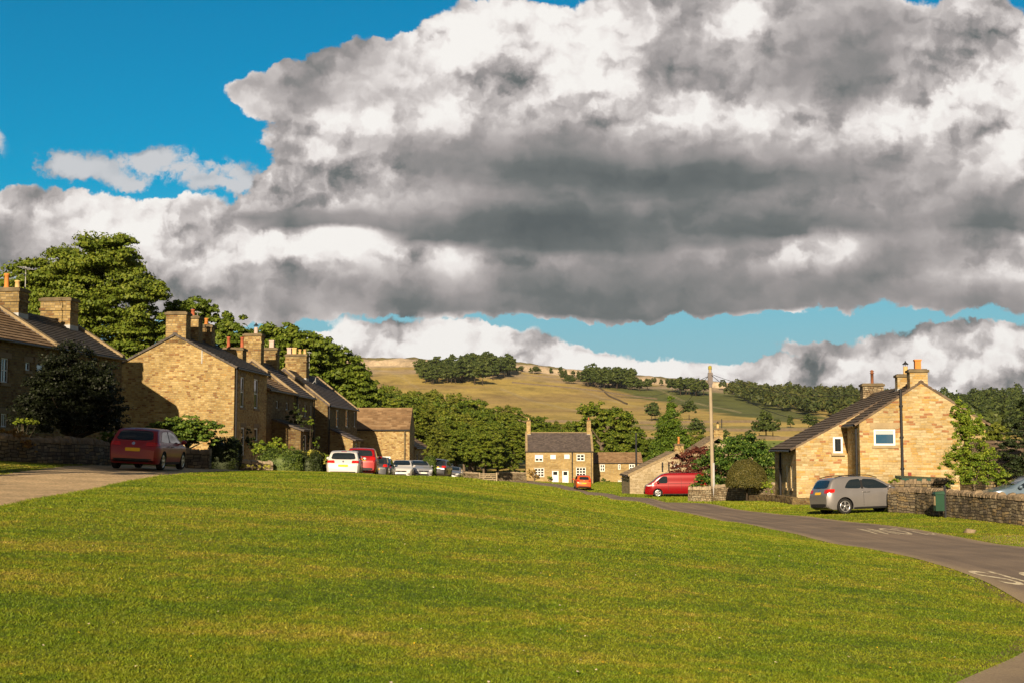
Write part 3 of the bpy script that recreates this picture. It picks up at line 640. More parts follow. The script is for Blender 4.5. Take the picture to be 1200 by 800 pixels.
# ------------------------------------------------------------------ houses
def wall_plane(mb, o, u, n, w, z0, z1, holes, depth=.14, m=0):
    """rectangular wall with real openings; o origin, u along, n outward"""
    us = sorted({0.0, w, *[h[0] for h in holes], *[h[1] for h in holes]}); zs = sorted({z0, z1, *[h[2] for h in holes], *[h[3] for h in holes]})
    Pt = lambda a, z, d=0.0: (o[0] + u[0] * a - n[0] * d, o[1] + u[1] * a - n[1] * d, z)
    flip = (u[0] * n[1] - u[1] * n[0]) > 0
    def q(*p, mm=m):
        mb.poly(p if not flip else p[::-1], mm)
    for i in range(len(us) - 1):
        for j in range(len(zs) - 1):
            a, b, c, d = us[i], us[i + 1], zs[j], zs[j + 1]; ca, cz = (a + b) / 2, (c + d) / 2
            if any(h[0] < ca < h[1] and h[2] < cz < h[3] for h in holes): continue
            q(Pt(a, c), Pt(b, c), Pt(b, d), Pt(a, d))
    for (a, b, c, d) in [h[:4] for h in holes]:
        q(Pt(a, c), Pt(a, d), Pt(a, d, depth), Pt(a, c, depth)); q(Pt(b, d), Pt(b, c), Pt(b, c, depth), Pt(b, d, depth))
        q(Pt(a, d), Pt(b, d), Pt(b, d, depth), Pt(a, d, depth)); q(Pt(b, c), Pt(a, c), Pt(a, c, depth), Pt(b, c, depth))
        q(Pt(a, c, depth), Pt(b, c, depth), Pt(b, d, depth), Pt(a, d, depth), mm=1)
def window(root, o, u, n, h, style, frame_m=None, dress=None, sill=True):
    a, b, c, d = h[:4]; w, hh = b - a, d - c; kind = style.get('kind', 'window')
    fm = frame_m or M_WHITE; dress = dress or M_LINTEL
    def bx(mb, a0, a1, z0, z1, d0, d1):
        p = [(o[0] + u[0] * aa - n[0] * dd, o[1] + u[1] * aa - n[1] * dd, z) for aa in (a0, a1) for dd in (d0, d1) for z in (z0, z1)]
        flip = (u[0] * n[1] - u[1] * n[0]) < 0
        fs = [(0, 1, 3, 2), (4, 6, 7, 5), (0, 4, 5, 1), (2, 3, 7, 6), (0, 2, 6, 4), (1, 5, 7, 3)]
        if flip: fs = [tuple(reversed(f)) for f in fs]
        mb.add(p, fs)
    t = style.get('t', .055); mb = MB(); d0, d1 = .055, .105
    bx(mb, a + .004, a + t, c + .004, d - .004, d0, d1); bx(mb, b - t, b - .004, c + .004, d - .004, d0, d1)
    bx(mb, a + t, b - t, c + .004, c + t, d0, d1); bx(mb, a + t, b - t, d - t, d - .004, d0, d1)
    if kind == 'door':
        gl = style.get('glass', .0)
        mid = c + t + (hh - 2 * t) * (1 - gl) if gl else d - t
        bx(mb, a + t, b - t, c + t, mid, d0 + .015, d1)
        o_ = mb.build('door', fm, root)
        if gl:
            g = MB(); bx(g, a + t + .05, b - t - .05, mid, d - t, d0 + .03, d1 - .01); g.build('pane', M_GLASS, o_)
            s = MB(); bx(s, a + t, a + t + .05, mid, d - t, d0 + .015, d1); bx(s, b - t - .05, b - t, mid, d - t, d0 + .015, d1); s.build('glazing_frame', fm, o_)
        k_ = MB(); bx(k_, b - t - .12, b - t - .06, c + .95, c + 1.05, d0 - .03, d0 + .014); k_.build('handle', M_IRON, o_)
    else:
        nx, ny = style.get('bars', (1, 1)); bt = style.get('bt', .025)
        for i in range(1, nx): xx = a + t + (w - 2 * t) * i / nx; bx(mb, xx - bt, xx + bt, c + t, d - t, d0 + .008, d1 - .01)
        for j in range(1, ny): zz = c + t + (hh - 2 * t) * j / ny; bx(mb, a + t, b - t, zz - bt, zz + bt, d0 + .012, d1 - .006)
        o_ = mb.build('window', fm, root)
        g = MB(); bx(g, a + t, b - t, c + t, d - t, d1 - .02, d1 + .01); g.build('pane', style.get('glass_m', M_GLASS), o_)
        if style.get('blind'):
            g = MB(); bx(g, a + t, b - t, d - t - (hh - 2 * t) * style['blind'], d - t, d1 - .03, d1 - .022); g.build('blind', style.get('blind_m', M_NET), o_)
        if sill: s = MB(); bx(s, a - .1, b + .1, c - .13, c - .003, -.06, .05); s.build('sill', dress, o_)
    if style.get('lintel', True): s = MB(); bx(s, a - .16, b + .16, d + .003, d + .22, -.018, .05); s.build('lintel', dress, o_)
    return o_
def pot(parent, x, y, z, kind, mat):
    mb = MB()
    if kind == 'tall': mb.lathe([(.12, 0), (.125, .05), (.10, .08), (.095, .55), (.12, .58), (.12, .66), (.08, .66), (.08, .4)], (x, y, z), n=12)
    elif kind == 'short': mb.lathe([(.13, 0), (.13, .05), (.11, .08), (.10, .30), (.125, .32), (.125, .38), (.085, .38), (.085, .2)], (x, y, z), n=12)
    elif kind == 'square': mb.box(x - .15, x + .15, y - .15, y + .15, z, z + .42); mb.box(x - .18, x + .18, y - .18, y + .18, z + .42, z + .5)
    elif kind == 'flue': mb.lathe([(.09, 0), (.09, .62), (.13, .62), (.13, .66), (.09, .68), (.09, .74), (.14, .76), (.02, .86)], (x, y, z), n=10)
    elif kind == 'cowl': mb.lathe([(.13, 0), (.12, .42), (.09, .42), (.09, .3)], (x, y, z), n=12)
    o = mb.build('chimney_pot', mat, parent)
    if kind == 'cowl':
        c = MB(); c.lathe([(.17, .52), (.15, .56), (.05, .64), (.02, .72), (0, .72)], (x, y, z), n=10)
        for i in range(4): t = i * 1.57; c.tube((x + .1 * math.cos(t), y + .1 * math.sin(t), z + .4), (x + .12 * math.cos(t), y + .12 * math.sin(t), z + .54), .012, n=4)
        c.build('chimney_cowl', M_IRON, parent)
    return o
def chimney(root, x0, x1, y0, y1, z0, z1, pots=(), mat=None, shoulders=0):
    mb = MB(); mb.box(x0, x1, y0, y1, z0, z1 - .16)
    if shoulders: mb.box(x0 - .05, x1 + .05, y0 - .05, y1 + .05, z1 - .62, z1 - .50)
    c = mb.build('chimney', mat or M_CHIM, root)
    cp = MB(); cp.box(x0 - .07, x1 + .07, y0 - .07, y1 + .07, z1 - .16, z1 - .03); cp.box(x0 + .02, x1 - .02, y0 + .02, y1 - .02, z1 - .03, z1 + .02); cp.build('chimney_cap', M_CAP, c)
    if x0 > .02: fl = MB(); fl.box(x0 - .015, x1 + .015, y0 - .015, y1 + .015, z0, z0 + .22); fl.build('flashing', M_LEAD if shoulders != 2 else M_MORTARC, c)
    for (x, y, kd, mt) in pots: pot(c, x, y, z1 + .015, kd, mt)
    return c
def roof_slope(mb, x0, x1, ye, ze, yr, zr, courses=14, lip=.035, over=.16, th=.09):
    """sawtooth courses from eaves (ye, ze) to ridge (yr, zr), swept along x"""
    e = np.array([ye, ze], float); r = np.array([yr, zr], float); d = (r - e); Ls = np.linalg.norm(d); d /= Ls; nn = np.array([-d[1], d[0]])
    if nn[1] < 0: nn = -nn
    e = e - d * over; Ls += over; pr = [e]
    st = Ls / courses
    for i in range(courses):
        pr.append(e + d * (st * i) + nn * (th + lip)); pr.append(e + d * (st * (i + 1)) + nn * th)
    pr.append(r); k = len(pr)
    vs = [(x0, p[0], p[1]) for p in pr] + [(x1, p[0], p[1]) for p in pr]
    flip = d[0] < 0
    fs = []
    for i in range(k):
        j = (i + 1) % k; f = (i, k + i, k + j, j); fs.append(f if not flip else f[::-1])
    ends = [tuple(range(k)), tuple(range(2 * k - 1, k - 1, -1))]
    if flip: ends = [e_[::-1] for e_ in ends]
    mb.add(vs, fs + ends)
def house(name, label, cat, xy, rot, L, D, zg, ze, zr, group=None, wall_m=None, roof_m=None, holes=None, copings=(), gutters=True,
          over=.14, x_over=.06, ridge_y=None, courses=14, dress=None, frame_m=None, base_drop=1.2, ze_back=None, ridge_m=None):
    """local x runs along the ridge, y from the front wall (y=0) to the back wall; z is above the root"""
    root = empty(name, (xy[0], xy[1], zg), rot); tag(root, label, cat, group)
    E, R = ze - zg, zr - zg; EB = E if ze_back is None else ze_back - zg; ry = D / 2 if ridge_y is None else ridge_y
    holes = holes or {}; wm = wall_m or M_STONE; mb = MB(); B = -base_drop
    geo = {'front': ((0, 0), (1, 0), (0, -1), L, E), 'back': ((0, D), (1, 0), (0, 1), L, EB), 'near': ((0, 0), (0, 1), (-1, 0), D, min(E, EB)), 'far': ((L, 0), (0, 1), (1, 0), D, min(E, EB))}
    for pl, (o, u, n, w, top) in geo.items():
        hs = [h for h in holes.get(pl, [])]; wall_plane(mb, o, u, n, w, B, top, hs)
    m_ = min(E, EB)
    for x, fl in ((0, True), (L, False)):
        pts = [(x, 0, m_), (x, D, m_)] + ([(x, D, EB)] if EB > m_ else []) + [(x, ry, R)] + ([(x, 0, E)] if E > m_ else [])
        mb.poly(pts[::-1] if fl else pts)
    wall = mb.build('wall', [wm, M_INT], root)
    rm = roof_m or M_SLATE; rb = MB()
    roof_slope(rb, -x_over, L + x_over, 0, E, ry, R, courses, over=over); roof_slope(rb, -x_over, L + x_over, D, EB, ry, R, courses, over=over)
    roof = rb.build('roof', rm, root)
    r2 = MB(); r2.add([(x, ry + a, R + b) for x in (-x_over, L + x_over) for (a, b) in ((-.15, .04), (-.11, .12), (0, .17), (.11, .12), (.15, .04))], [(i, i + 1, i + 6, i + 5) for i in range(4)] + [(4, 3, 2, 1, 0), (5, 6, 7, 8, 9)])
    r2.build('ridge_tiles', ridge_m or rm, roof)
    for cx in copings:
        for (ye, zz) in ((-.16, E - .16 * (R - E) / ry), (D + .16, EB - .16 * (R - EB) / (D - ry))):
            c = MB(); w2 = .17; t0, t1 = .06, .24
            a = (ye, zz); b = (ry, R + .02)
            p = [(x, y_, z_ + t) for x in (cx - w2, cx + w2) for (y_, z_) in (a, b) for t in (t0, t1)]
            fs = [(0, 1, 3, 2), (4, 6, 7, 5), (0, 4, 5, 1), (2, 3, 7, 6), (0, 2, 6, 4), (1, 5, 7, 3)]
            if ye > ry: fs = [f[::-1] for f in fs]
            c.add(p, fs); c.build('coping', M_COPING, roof)
    if gutters:
        for (yy, e_) in ((-.20, E), (D + .20, EB)):
            g = MB(); g.path([(-x_over, yy, e_ - .07), (L + x_over, yy, e_ - .07)], [.055, .055], 8); g.build('gutter', M_IRON, root)
    for pl, (o, u, n, w, top) in geo.items():
        for h in holes.get(pl, []): window(root, o, u, n, h, h[4] if len(h) > 4 else {}, frame_m, dress)
    return root
def downpipe(root, x, y, z0, z1, r=.045, mat=None):
    mb = MB(); mb.tube((x, y, z0), (x, y, z1), r, n=8)
    for z in np.arange(z0 + .5, z1, 1.6): mb.tube((x, y, z), (x, y, z + .07), r * 1.45, n=8)
    return mb.build('downpipe', mat or M_IRON, root)
class Loc:
    """turn photo pixels into positions on a wall of a house frame"""
    def __init__(s, xy, rot, zg): s.o = np.array(xy, float); s.r = rot; s.zg = zg; s.X = np.array([math.cos(rot), math.sin(rot)]); s.Y = np.array([-math.sin(rot), math.cos(rot)])
    def front(s, px, py, y=0.0):            # wall local y = const
        d = ray(px, py); k = (s.o @ s.Y + y) / (d[:2] @ s.Y); p = d * k; return float((p[:2] - s.o) @ s.X), float(p[2] - s.zg)
    def gable(s, px, py, x=0.0):
        d = ray(px, py); k = (s.o @ s.X + x) / (d[:2] @ s.X); p = d * k; return float((p[:2] - s.o) @ s.Y), float(p[2] - s.zg)
    def rect(s, fn, x0, y0, x1, y1, **kw):
        a, zt = fn((x0 + x1) / 2, y0); _, zb = fn((x0 + x1) / 2, y1); a0, _ = fn(x0, (y0 + y1) / 2); a1, _ = fn(x1, (y0 + y1) / 2)
        return (min(a0, a1), max(a0, a1), zb, zt)
R_ = math.radians
M_PALE = stone_mat('pale lime washed rubble', [(.43, .34, .20), (.50, .40, .25), (.37, .29, .17), (.54, .45, .30), (.42, .33, .19)], ch=.16, cw=.3, mortar=(.48, .39, .26), warp=.04, stain=.2)
def row_rot(deg): return math.pi / 2 - R_(deg)
S = lambda **k: k
sash = S(bars=(1, 2)); sash4 = S(bars=(2, 2)); GR = 'stone cottages of the left hand row'

# --- house A: two joined cottages at far left
aA = 6.8; rA = row_rot(aA); uA = np.array([math.sin(R_(aA)), math.cos(R_(aA))])
cA = np.array([XatY(143, 62.2, 425), 62.2]); zgA = -.35
eA = ZatY(420, 62.2, 143)
tA = 7.0; A2o = cA - uA * tA; lc = Loc(A2o, rA, zgA)
hf = lc.front
hA2 = {'front': [lc.rect(hf, 125.6, 430, 132.6, 461) + (S(bars=(2, 3), lintel=True),), lc.rect(hf, 125, 489, 133, 505) + (S(bars=(2, 2)),), lc.rect(hf, 96, 432, 103, 460) + (S(bars=(2, 3)),)]}
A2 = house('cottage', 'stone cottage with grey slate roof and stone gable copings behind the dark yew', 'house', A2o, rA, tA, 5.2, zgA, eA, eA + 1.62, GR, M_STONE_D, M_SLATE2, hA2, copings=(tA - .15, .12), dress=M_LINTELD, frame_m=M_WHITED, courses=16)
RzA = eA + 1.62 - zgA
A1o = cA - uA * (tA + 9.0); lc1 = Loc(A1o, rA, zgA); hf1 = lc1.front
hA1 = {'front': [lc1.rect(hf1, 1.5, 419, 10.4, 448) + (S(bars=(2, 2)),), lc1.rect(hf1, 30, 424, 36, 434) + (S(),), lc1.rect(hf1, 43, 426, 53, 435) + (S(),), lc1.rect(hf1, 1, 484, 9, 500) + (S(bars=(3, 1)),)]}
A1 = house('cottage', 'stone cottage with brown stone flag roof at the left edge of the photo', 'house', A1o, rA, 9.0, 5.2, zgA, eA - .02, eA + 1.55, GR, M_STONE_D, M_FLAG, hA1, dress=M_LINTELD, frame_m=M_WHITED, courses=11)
xc1 = lc1.front(13, 372, 2.6)[0]; chimney(A1, xc1 - .5, xc1 + .35, 2.0, 3.2, RzA - .25, ZatY(330, 54) - zgA, [(xc1 - .2, 2.75, 'tall', M_POT_O), (xc1 + .1, 2.4, 'short', M_POT_Y)], shoulders=1); print('A chim', xc1, lc.front(72, 385, 2.6))
chimney(A2, 5.2, 6.05, 1.85, 3.35, RzA - .35, ZatY(347, 60) - zgA, [], shoulders=1)
def aerial(root, x, y, z, h, s=1.0):
    mb = MB(); mb.tube((x, y, z), (x, y, z + h), .02, n=5); mb.tube((x - .45 * s, y, z + h * .97), (x + .45 * s, y, z + h * .97), .012, n=4)
    for i in range(6): q = x - .42 * s + i * .17 * s; mb.tube((q, y - .16 * s, z + h * .97), (q, y + .16 * s, z + h * .97), .008, n=4)
    mb.tube((x - .3 * s, y, z + h * .85), (x + .3 * s, y, z + h * .85), .012, n=4)
    return mb.build('television_aerial', M_LEAD, root)
aerial(A1, xc1 + .8, 2.4, RzA - .2, 2.4, 1.1)

# --- house B, C, D share the long facade line
aR = 3.4; rR = row_rot(aR); uR = np.array([math.sin(R_(aR)), math.cos(R_(aR))]); Bo = np.array([XatY(275, 68, 430), 68.0]); zgB = -1.25
eB = ZatY(430, 68, 275); lcB = Loc(Bo, rR, zgB); f = lcB.front
hB = {'front': [lcB.rect(f, 282, 441, 286.6, 477) + (S(bars=(1, 2), t=.09),), lcB.rect(f, 297.8, 443.5, 303, 478.5) + (S(bars=(1, 2), t=.09),), lcB.rect(f, 282.3, 500, 287.0, 533) + (S(bars=(1, 3), t=.10),), lcB.rect(f, 298, 501, 302.6, 516) + (S(t=.09),)]}
B = house('cottage', 'stone cottage with broad sunlit gable half shaded by its neighbour', 'house', Bo, rR, 6.9, 6.5, zgB, eB, eB + 1.7, GR, M_STONE, M_SLATE2, hB, dress=M_LINTELD, frame_m=M_WHITED, gutters=True, x_over=.10)
RB = eB + 1.7 - zgB
chimney(B, .0, .8, 2.68, 3.78, RB - .45, ZatY(365, 68) - zgB, [], shoulders=0)
chimney(B, 2.4, 3.2, 2.75, 3.65, RB - .4, ZatY(371, 71) - zgB, [(2.8, 3.2, 'short', M_POT_R)])
chimney(B, 5.0, 5.7, 2.78, 3.63, RB - .4, ZatY(381, 73.5) - zgB, [(5.35, 3.2, 'short', M_POT_O)])
aerial(B, 3.8, 3.25, RB, 1.7, .9)
downpipe(B, .12, -.09, -.6, eB - zgB - .1)
b_ = MB(); b_.box(-.03, .0, 1.75, 1.80, RB - 1.5, RB - .7); b_.build('cable_conduit', M_LEAD, B)
# C1: lower cottage with brown roof between B and C2
def at(t, o=Bo, u=uR): return o + u * t
C1o = at(7.0); zgC = -1.5; eC1 = ZatY(456, 75.5, 318); lC = Loc(C1o, rR, zgC); f = lC.front
hC1 = {'front': [lC.rect(f, 323.5, 469, 326.5, 478) + (S(lintel=False),), lC.rect(f, 335, 471, 338, 480) + (S(lintel=False),)]}
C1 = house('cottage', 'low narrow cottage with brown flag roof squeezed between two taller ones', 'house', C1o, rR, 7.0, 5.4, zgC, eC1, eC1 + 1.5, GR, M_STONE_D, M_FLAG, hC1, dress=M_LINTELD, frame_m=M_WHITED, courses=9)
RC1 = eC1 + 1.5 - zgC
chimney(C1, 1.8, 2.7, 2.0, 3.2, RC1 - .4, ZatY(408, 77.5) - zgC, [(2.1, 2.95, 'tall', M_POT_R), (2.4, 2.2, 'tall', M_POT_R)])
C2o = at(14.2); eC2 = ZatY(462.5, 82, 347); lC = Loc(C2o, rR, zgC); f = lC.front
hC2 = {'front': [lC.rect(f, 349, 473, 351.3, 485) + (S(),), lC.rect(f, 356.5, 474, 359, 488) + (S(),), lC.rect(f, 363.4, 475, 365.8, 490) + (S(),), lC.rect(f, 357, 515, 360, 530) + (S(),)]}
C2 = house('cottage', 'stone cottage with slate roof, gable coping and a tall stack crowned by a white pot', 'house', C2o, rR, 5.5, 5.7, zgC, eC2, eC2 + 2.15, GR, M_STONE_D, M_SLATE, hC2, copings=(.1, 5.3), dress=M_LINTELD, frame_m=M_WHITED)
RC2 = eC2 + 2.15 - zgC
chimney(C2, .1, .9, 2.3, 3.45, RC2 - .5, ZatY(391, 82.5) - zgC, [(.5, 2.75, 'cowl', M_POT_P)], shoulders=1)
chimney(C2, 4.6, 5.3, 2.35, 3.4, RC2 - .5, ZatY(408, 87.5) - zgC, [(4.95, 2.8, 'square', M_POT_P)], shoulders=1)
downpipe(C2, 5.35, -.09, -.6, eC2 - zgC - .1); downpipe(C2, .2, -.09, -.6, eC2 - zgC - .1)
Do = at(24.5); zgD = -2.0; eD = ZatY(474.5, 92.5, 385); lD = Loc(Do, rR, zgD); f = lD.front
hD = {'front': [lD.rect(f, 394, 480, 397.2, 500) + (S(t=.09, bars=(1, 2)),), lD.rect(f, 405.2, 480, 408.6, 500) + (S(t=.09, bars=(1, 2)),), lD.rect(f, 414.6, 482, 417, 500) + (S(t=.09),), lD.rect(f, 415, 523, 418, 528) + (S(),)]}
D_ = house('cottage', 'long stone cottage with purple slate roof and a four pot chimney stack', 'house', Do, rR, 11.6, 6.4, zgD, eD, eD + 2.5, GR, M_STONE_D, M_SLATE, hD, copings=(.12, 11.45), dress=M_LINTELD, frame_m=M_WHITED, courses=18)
RD = eD + 2.5 - zgD
chimney(D_, 3.6, 4.5, 2.4, 4.0, RD - .55, ZatY(415, 96.5) - zgD, [(4.05, 3.8, 'square', M_POT_P), (4.05, 3.4, 'square', M_POT_Y), (4.05, 3.0, 'short', M_POT_Y), (4.05, 2.62, 'short', M_POT_Y)], shoulders=1)
downpipe(D_, .15, -.1, -.6, eD - zgD - .1)
aerial(D_, 6.9, 2.9, RD, 1.9, .9)
dsh = MB(); dsh.lathe([(0, .05), (.12, .04), (.24, 0), (.26, -.04)], (4.7, 1.9, RD - .45), 'y', n=14); dsh.tube((4.7, 1.95, RD - .45), (4.7, 2.2, RD - .75), .02, n=5); dsh.build('satellite_dish', M_LEAD, D_)
# porches leaning on the facade
def porch(parent_xy, rot, zg, x0, x1, out, zw, zo, label, roof_m, wall_m, door=True):
    root = empty('porch', (parent_xy[0], parent_xy[1], zg), rot); tag(root, label, 'porch')
    mb = MB(); e = -.004
    for x, fl in ((x0, False), (x1, True)):
        pts = [(x, -out, -1.0), (x, e, -1.0), (x, e, zw), (x, -out, zo)]; pts = pts[::-1] if not fl else pts; mb.poly(pts)
    hs = [((x1 - x0) * .3, (x1 - x0) * .7, -.2, zo - .25)]
    wall_plane(mb, (x0, -out), (1, 0), (0, -1), x1 - x0, -1.0, zo, hs); mb.build('wall', [wall_m, M_INT], root)
    rb = MB(); roof_slope(rb, x0 - .15, x1 + .15, -out, zo, e, zw, 6, over=.22); rb.build('roof', roof_m, root)
    w = window(root, (x0, -out), (1, 0), (0, -1), hs[0], S(kind='door', glass=.45, lintel=False), M_WHITED, M_LINTELD)
    return root
zp1 = zgC
porch(at(8.2), rR, zp1, 0, 2.4, 1.75, ZatY(492, 77) - zp1, ZatY(504, 77) - zp1, 'dark lean-to porch with a lit timber post on the brown roofed cottage', M_SLATE2, M_STONE_D)
porch(at(25.1), rR, zgD, 0, 3.0, 1.75, ZatY(502.5, 93) - zgD, ZatY(515, 93) - zgD, 'lean-to porch with slate roof on the last cottage of the row', M_SLATE, M_STONE)
# --- barn closing the row, front wall faces the camera
zgN = -2.5; Yb = 109.0; xb1 = XatY(480, Yb, 505)
lB = Loc((xb1 - 9.0, Yb), 0, zgN); f = lB.front; eN = ZatY(502.5, Yb, 450)
hN = {'front': [lB.rect(f, 446, 534, 457.5, 551) + (S(bars=(2, 1), t=.12, lintel=False),)]}
barn = house('barn', 'plain stone barn with mottled flag roof closing the row of cottages', 'barn', (xb1 - 9.0, Yb), 0, 9.0, 5.6, zgN, eN, eN + 1.75, None, M_STONE, M_FLAG, hN, courses=9, over=.1, x_over=.02)
downpipe(barn, 9.0 - XatY(480, Yb) + XatY(474.5, Yb), -.08, 0, eN - zgN, .07, M_CAP)
# --- annexe right of the barn
Xo = np.array([XatY(486, 114, 525), 114.0]); eX = ZatY(524, 114, 486); lX = Loc(Xo, rR, zgN); f = lX.front
hX = {'front': [lX.rect(f, 488, 532, 490, 541) + (S(),), lX.rect(f, 492.5, 532, 494.5, 541) + (S(),)]}
annexe = house('outbuilding', 'small stone outbuilding with brown roof right of the barn', 'outbuilding', Xo, rR, 9.5, 4.2, zgN, eX, eX + 1.35, None, M_STONE, M_FLAG, hX, courses=7)
# --- cottage E, double fronted, far down the road
YE = 205.0; xE0, xE1 = XatY(616.3, YE, 545), XatY(695, YE, 545); zgE = -5.5; lE = Loc((xE0, YE), 0, zgE); f = lE.front; o8 = lambda x, y: (580 + x / 6.667, 470 + y / 6.667)
def rE(x0, y0, x1, y1, **k): a = o8(x0, y0); b = o8(x1, y1); return lE.rect(f, a[0], a[1], b[0], b[1]) + (k,)
hE = {'front': [rE(312, 415, 376, 468, bars=(2, 2), t=.12, bt=.06, blind=.6, blind_m=M_WHITE), rE(433, 415, 475, 448, t=.14, blind=1, blind_m=M_WHITE), rE(542, 412, 583, 446, t=.14, blind=1, blind_m=M_WHITE), rE(638, 411, 700, 463, bars=(2, 2), t=.12, bt=.06),
                rE(308, 520, 385, 588, bars=(3, 3), t=.1, bt=.05), rE(634, 514, 710, 584, bars=(3, 3), t=.1, bt=.05), rE(446, 540, 497, 628, kind='door', glass=.35, t=.14), rE(526, 540, 575, 634, kind='door', glass=.35, t=.14)]}
eE = ZatY(528.3, YE, 650); E_ = house('cottage', 'double fronted stone cottage with slate roof and two white doors down the road', 'house', (xE0, YE), 0, xE1 - xE0, 6.6, zgE, eE, ZatY(507, YE + 3.3, 650), None, M_STONE_E, M_SLATE, hE, copings=(.1, xE1 - xE0 - .1), courses=16, base_drop=1.5, ridge_m=M_COPING)
RE = ZatY(507, YE + 3.3, 650) - zgE; LE = xE1 - xE0
chimney(E_, .15, .80, 2.85, 3.75, RE - .4, RE + 2.1, [(.48, 3.3, 'short', M_POT_Y)], M_STONE_E, 1)
chimney(E_, LE - .80, LE - .15, 2.85, 3.75, RE - .4, RE + 2.1, [(LE - .48, 3.3, 'cowl', M_POT_R)], M_STONE_E, 1)
downpipe(E_, XatY(670.5, YE) - xE0, -.1, -.6, eE - zgE, .09); downpipe(E_, XatY(693, YE) - xE0, -.1, -.6, eE - zgE, .06, M_CAP)
# --- low house F right of E
YF = 216.0; xF0, xF1 = XatY(696, YF, 560), XatY(753, YF, 560); zgF = -6.0; lF = Loc((xF0, YF), 0, zgF); f = lF.front
def rF(x0, y0, x1, y1, **k): a = o8(x0, y0); b = o8(x1, y1); return lF.rect(f, a[0], a[1], b[0], b[1]) + (k,)
hF_ = {'front': [rF(820, 490, 858, 545, bars=(2, 2), t=.12, bt=.06), rF(962, 487, 981, 530, bars=(1, 2), t=.12), rF(1048, 487, 1092, 541, bars=(2, 2), t=.14, bt=.07), rF(961, 616, 988, 646, bars=(2, 2), t=.12, bt=.05)]}
eF = ZatY(541.8, YF, 720); F_ = house('cottage', 'low stone cottage with reddish brown roof just right of the double fronted one', 'house', (xF0, YF), 0, xF1 - xF0, 5.8, zgF, eF, ZatY(530.5, YF + 2.9, 720), None, M_STONE_E, M_FLAG, hF_, courses=10, base_drop=1.5)
# --- the two gabled houses behind the van
zgG = -4.3; YG = 124.0
def gabled(name, label, Y, pxl, pxr, pxa, yl, yr_, ya, depth, wall_m, roof_m, zg, chims, copings=(.1,), holes=None):
    """a gable square on to the camera; local x runs away from the camera, local y to the left"""
    xl, xr, xa = XatY(pxl, Y, 560), XatY(pxr, Y, 560), XatY(pxa, Y, ya); D = xr - xl
    hs = {}
    if holes:
        lo = Loc((xr, Y), math.pi / 2, zg); hs['near'] = [lo.rect(lo.gable, *h[:4]) + (h[4],) for h in holes]
    r = house(name, label, 'house', (xr, Y), math.pi / 2, depth, D, zg, ZatY(yr_, Y, pxr), ZatY(ya, Y, pxa), None, wall_m, roof_m, hs, copings=copings, ridge_y=xr - xa, ze_back=ZatY(yl, Y, pxl), courses=12)
    for (px, w, d0, d1, pt, pots) in chims:
        yc = xr - XatY(px, Y, ya); zt = ZatY(pt, Y, px) - zg; chimney(r, d0, d1, yc - w / 2, yc + w / 2, ZatY(ya, Y, px) - zg - .55, zt, [(d0 + (d1 - d0) / 2, yc + dy, kd, mt) for dy, kd, mt in pots], M_STONE, 1)
    return r
G1 = gabled('cottage', 'stone house whose long sunlit gable slopes down behind the red van', YG, 738, 822, 793.5, 557, 552, 530.5, 9.0, M_PALE, M_FLAGL, zgG, [(796, .85, .0, .75, 519.5, [(0, 'tall', M_POT_O)])])
xg = XatY(822, YG, 560)
for px_, a_, b_ in ((776, 552, 541), (783.5, 551, 541)): downpipe(G1, -.08, xg - XatY(px_, YG), ZatY(a_, YG) - zgG, ZatY(b_, YG) - zgG, .07)
for px_ in (792.5, 812): window(G1, (-.10, 0), (0, 1), (-1, 0), (xg - XatY(px_, YG) - .2, xg - XatY(px_, YG) + .2, ZatY(548.5, YG) - zgG, ZatY(543, YG) - zgG), S(t=.05, lintel=False), M_WHITE)
gabled('cottage', 'taller stone gable with pointed pot rising behind the copper beech', 134.0, 797, 888, 842, 541, 541, 513, 10.0, M_PALE, M_FLAGL, zgG, [(842, .95, .0, .8, 501.5, [(0, 'cowl', M_POT_Y)])])
# --- house R, the big gable at right; local x recedes, local y to the left
aH = 5.0; zgR = -2.95; YR = 66.0; uH = np.array([math.sin(R_(aH)), math.cos(R_(aH))]); vH = np.array([-math.cos(R_(aH)), math.sin(R_(aH))])
cl = np.array([XatY(1007, YR, 495), YR]); WR = 6.3; Ro = cl - vH * WR; rH = math.pi / 2 - R_(aH)
eR = ZatY(495.5, YR, 1007); rz = ZatY(449, YR, 1078); lR = Loc(Ro, rH, zgR); g = lR.gable
hR = {'near': [lR.rect(g, 1024, 502, 1049.5, 521.5) + (S(t=.10, blind=.28, glass_m=M_GLASSB),)]}
RH = house('stone_house', 'large golden stone house with tall gable, black drainpipe and one square window', 'house', Ro, rH, 3.7, WR, zgR, eR, rz, None, M_STONE_R, M_FLAGD, hR, courses=14, gutters=False, over=.25, x_over=.04, base_drop=.6)
RR_ = rz - zgR
chimney(RH, -.002, .72, 2.8, 3.7, RR_ - .35, ZatY(432.5, YR, 1078) - zgR, [(.36, 3.22, 'square', M_POT_O)], M_STONE_R)
chimney(RH, 3.0, 3.65, 2.65, 3.7, RR_ - .35, ZatY(439, 69.5, 1058) - zgR, [(3.3, 3.2, 'cowl', M_POT_Y)], M_STONE_R)
py, pz = g(1056.5, 520); downpipe(RH, -.09, py, -.2, g(1054, 456)[1], .07)
py2, _ = lR.gable(1004, 520); downpipe(RH, .5, WR + .09, 0, eR - zgR - .2, .06)
gm = MB(); gm.path([(-.05, WR + .28, eR - zgR - .12), (3.65, WR + .28, eR - zgR - .12)], [.06, .06]); gm.build('gutter', M_IRON, RH)
lt = MB(); lt.box(-.03, -.002, g(1049.5, 500)[0] - .2, g(1024, 500)[0] + .2, g(1036, 500)[1] + .02, g(1036, 497)[1] + .1); lt.build('lintel', M_LINTEL, RH)
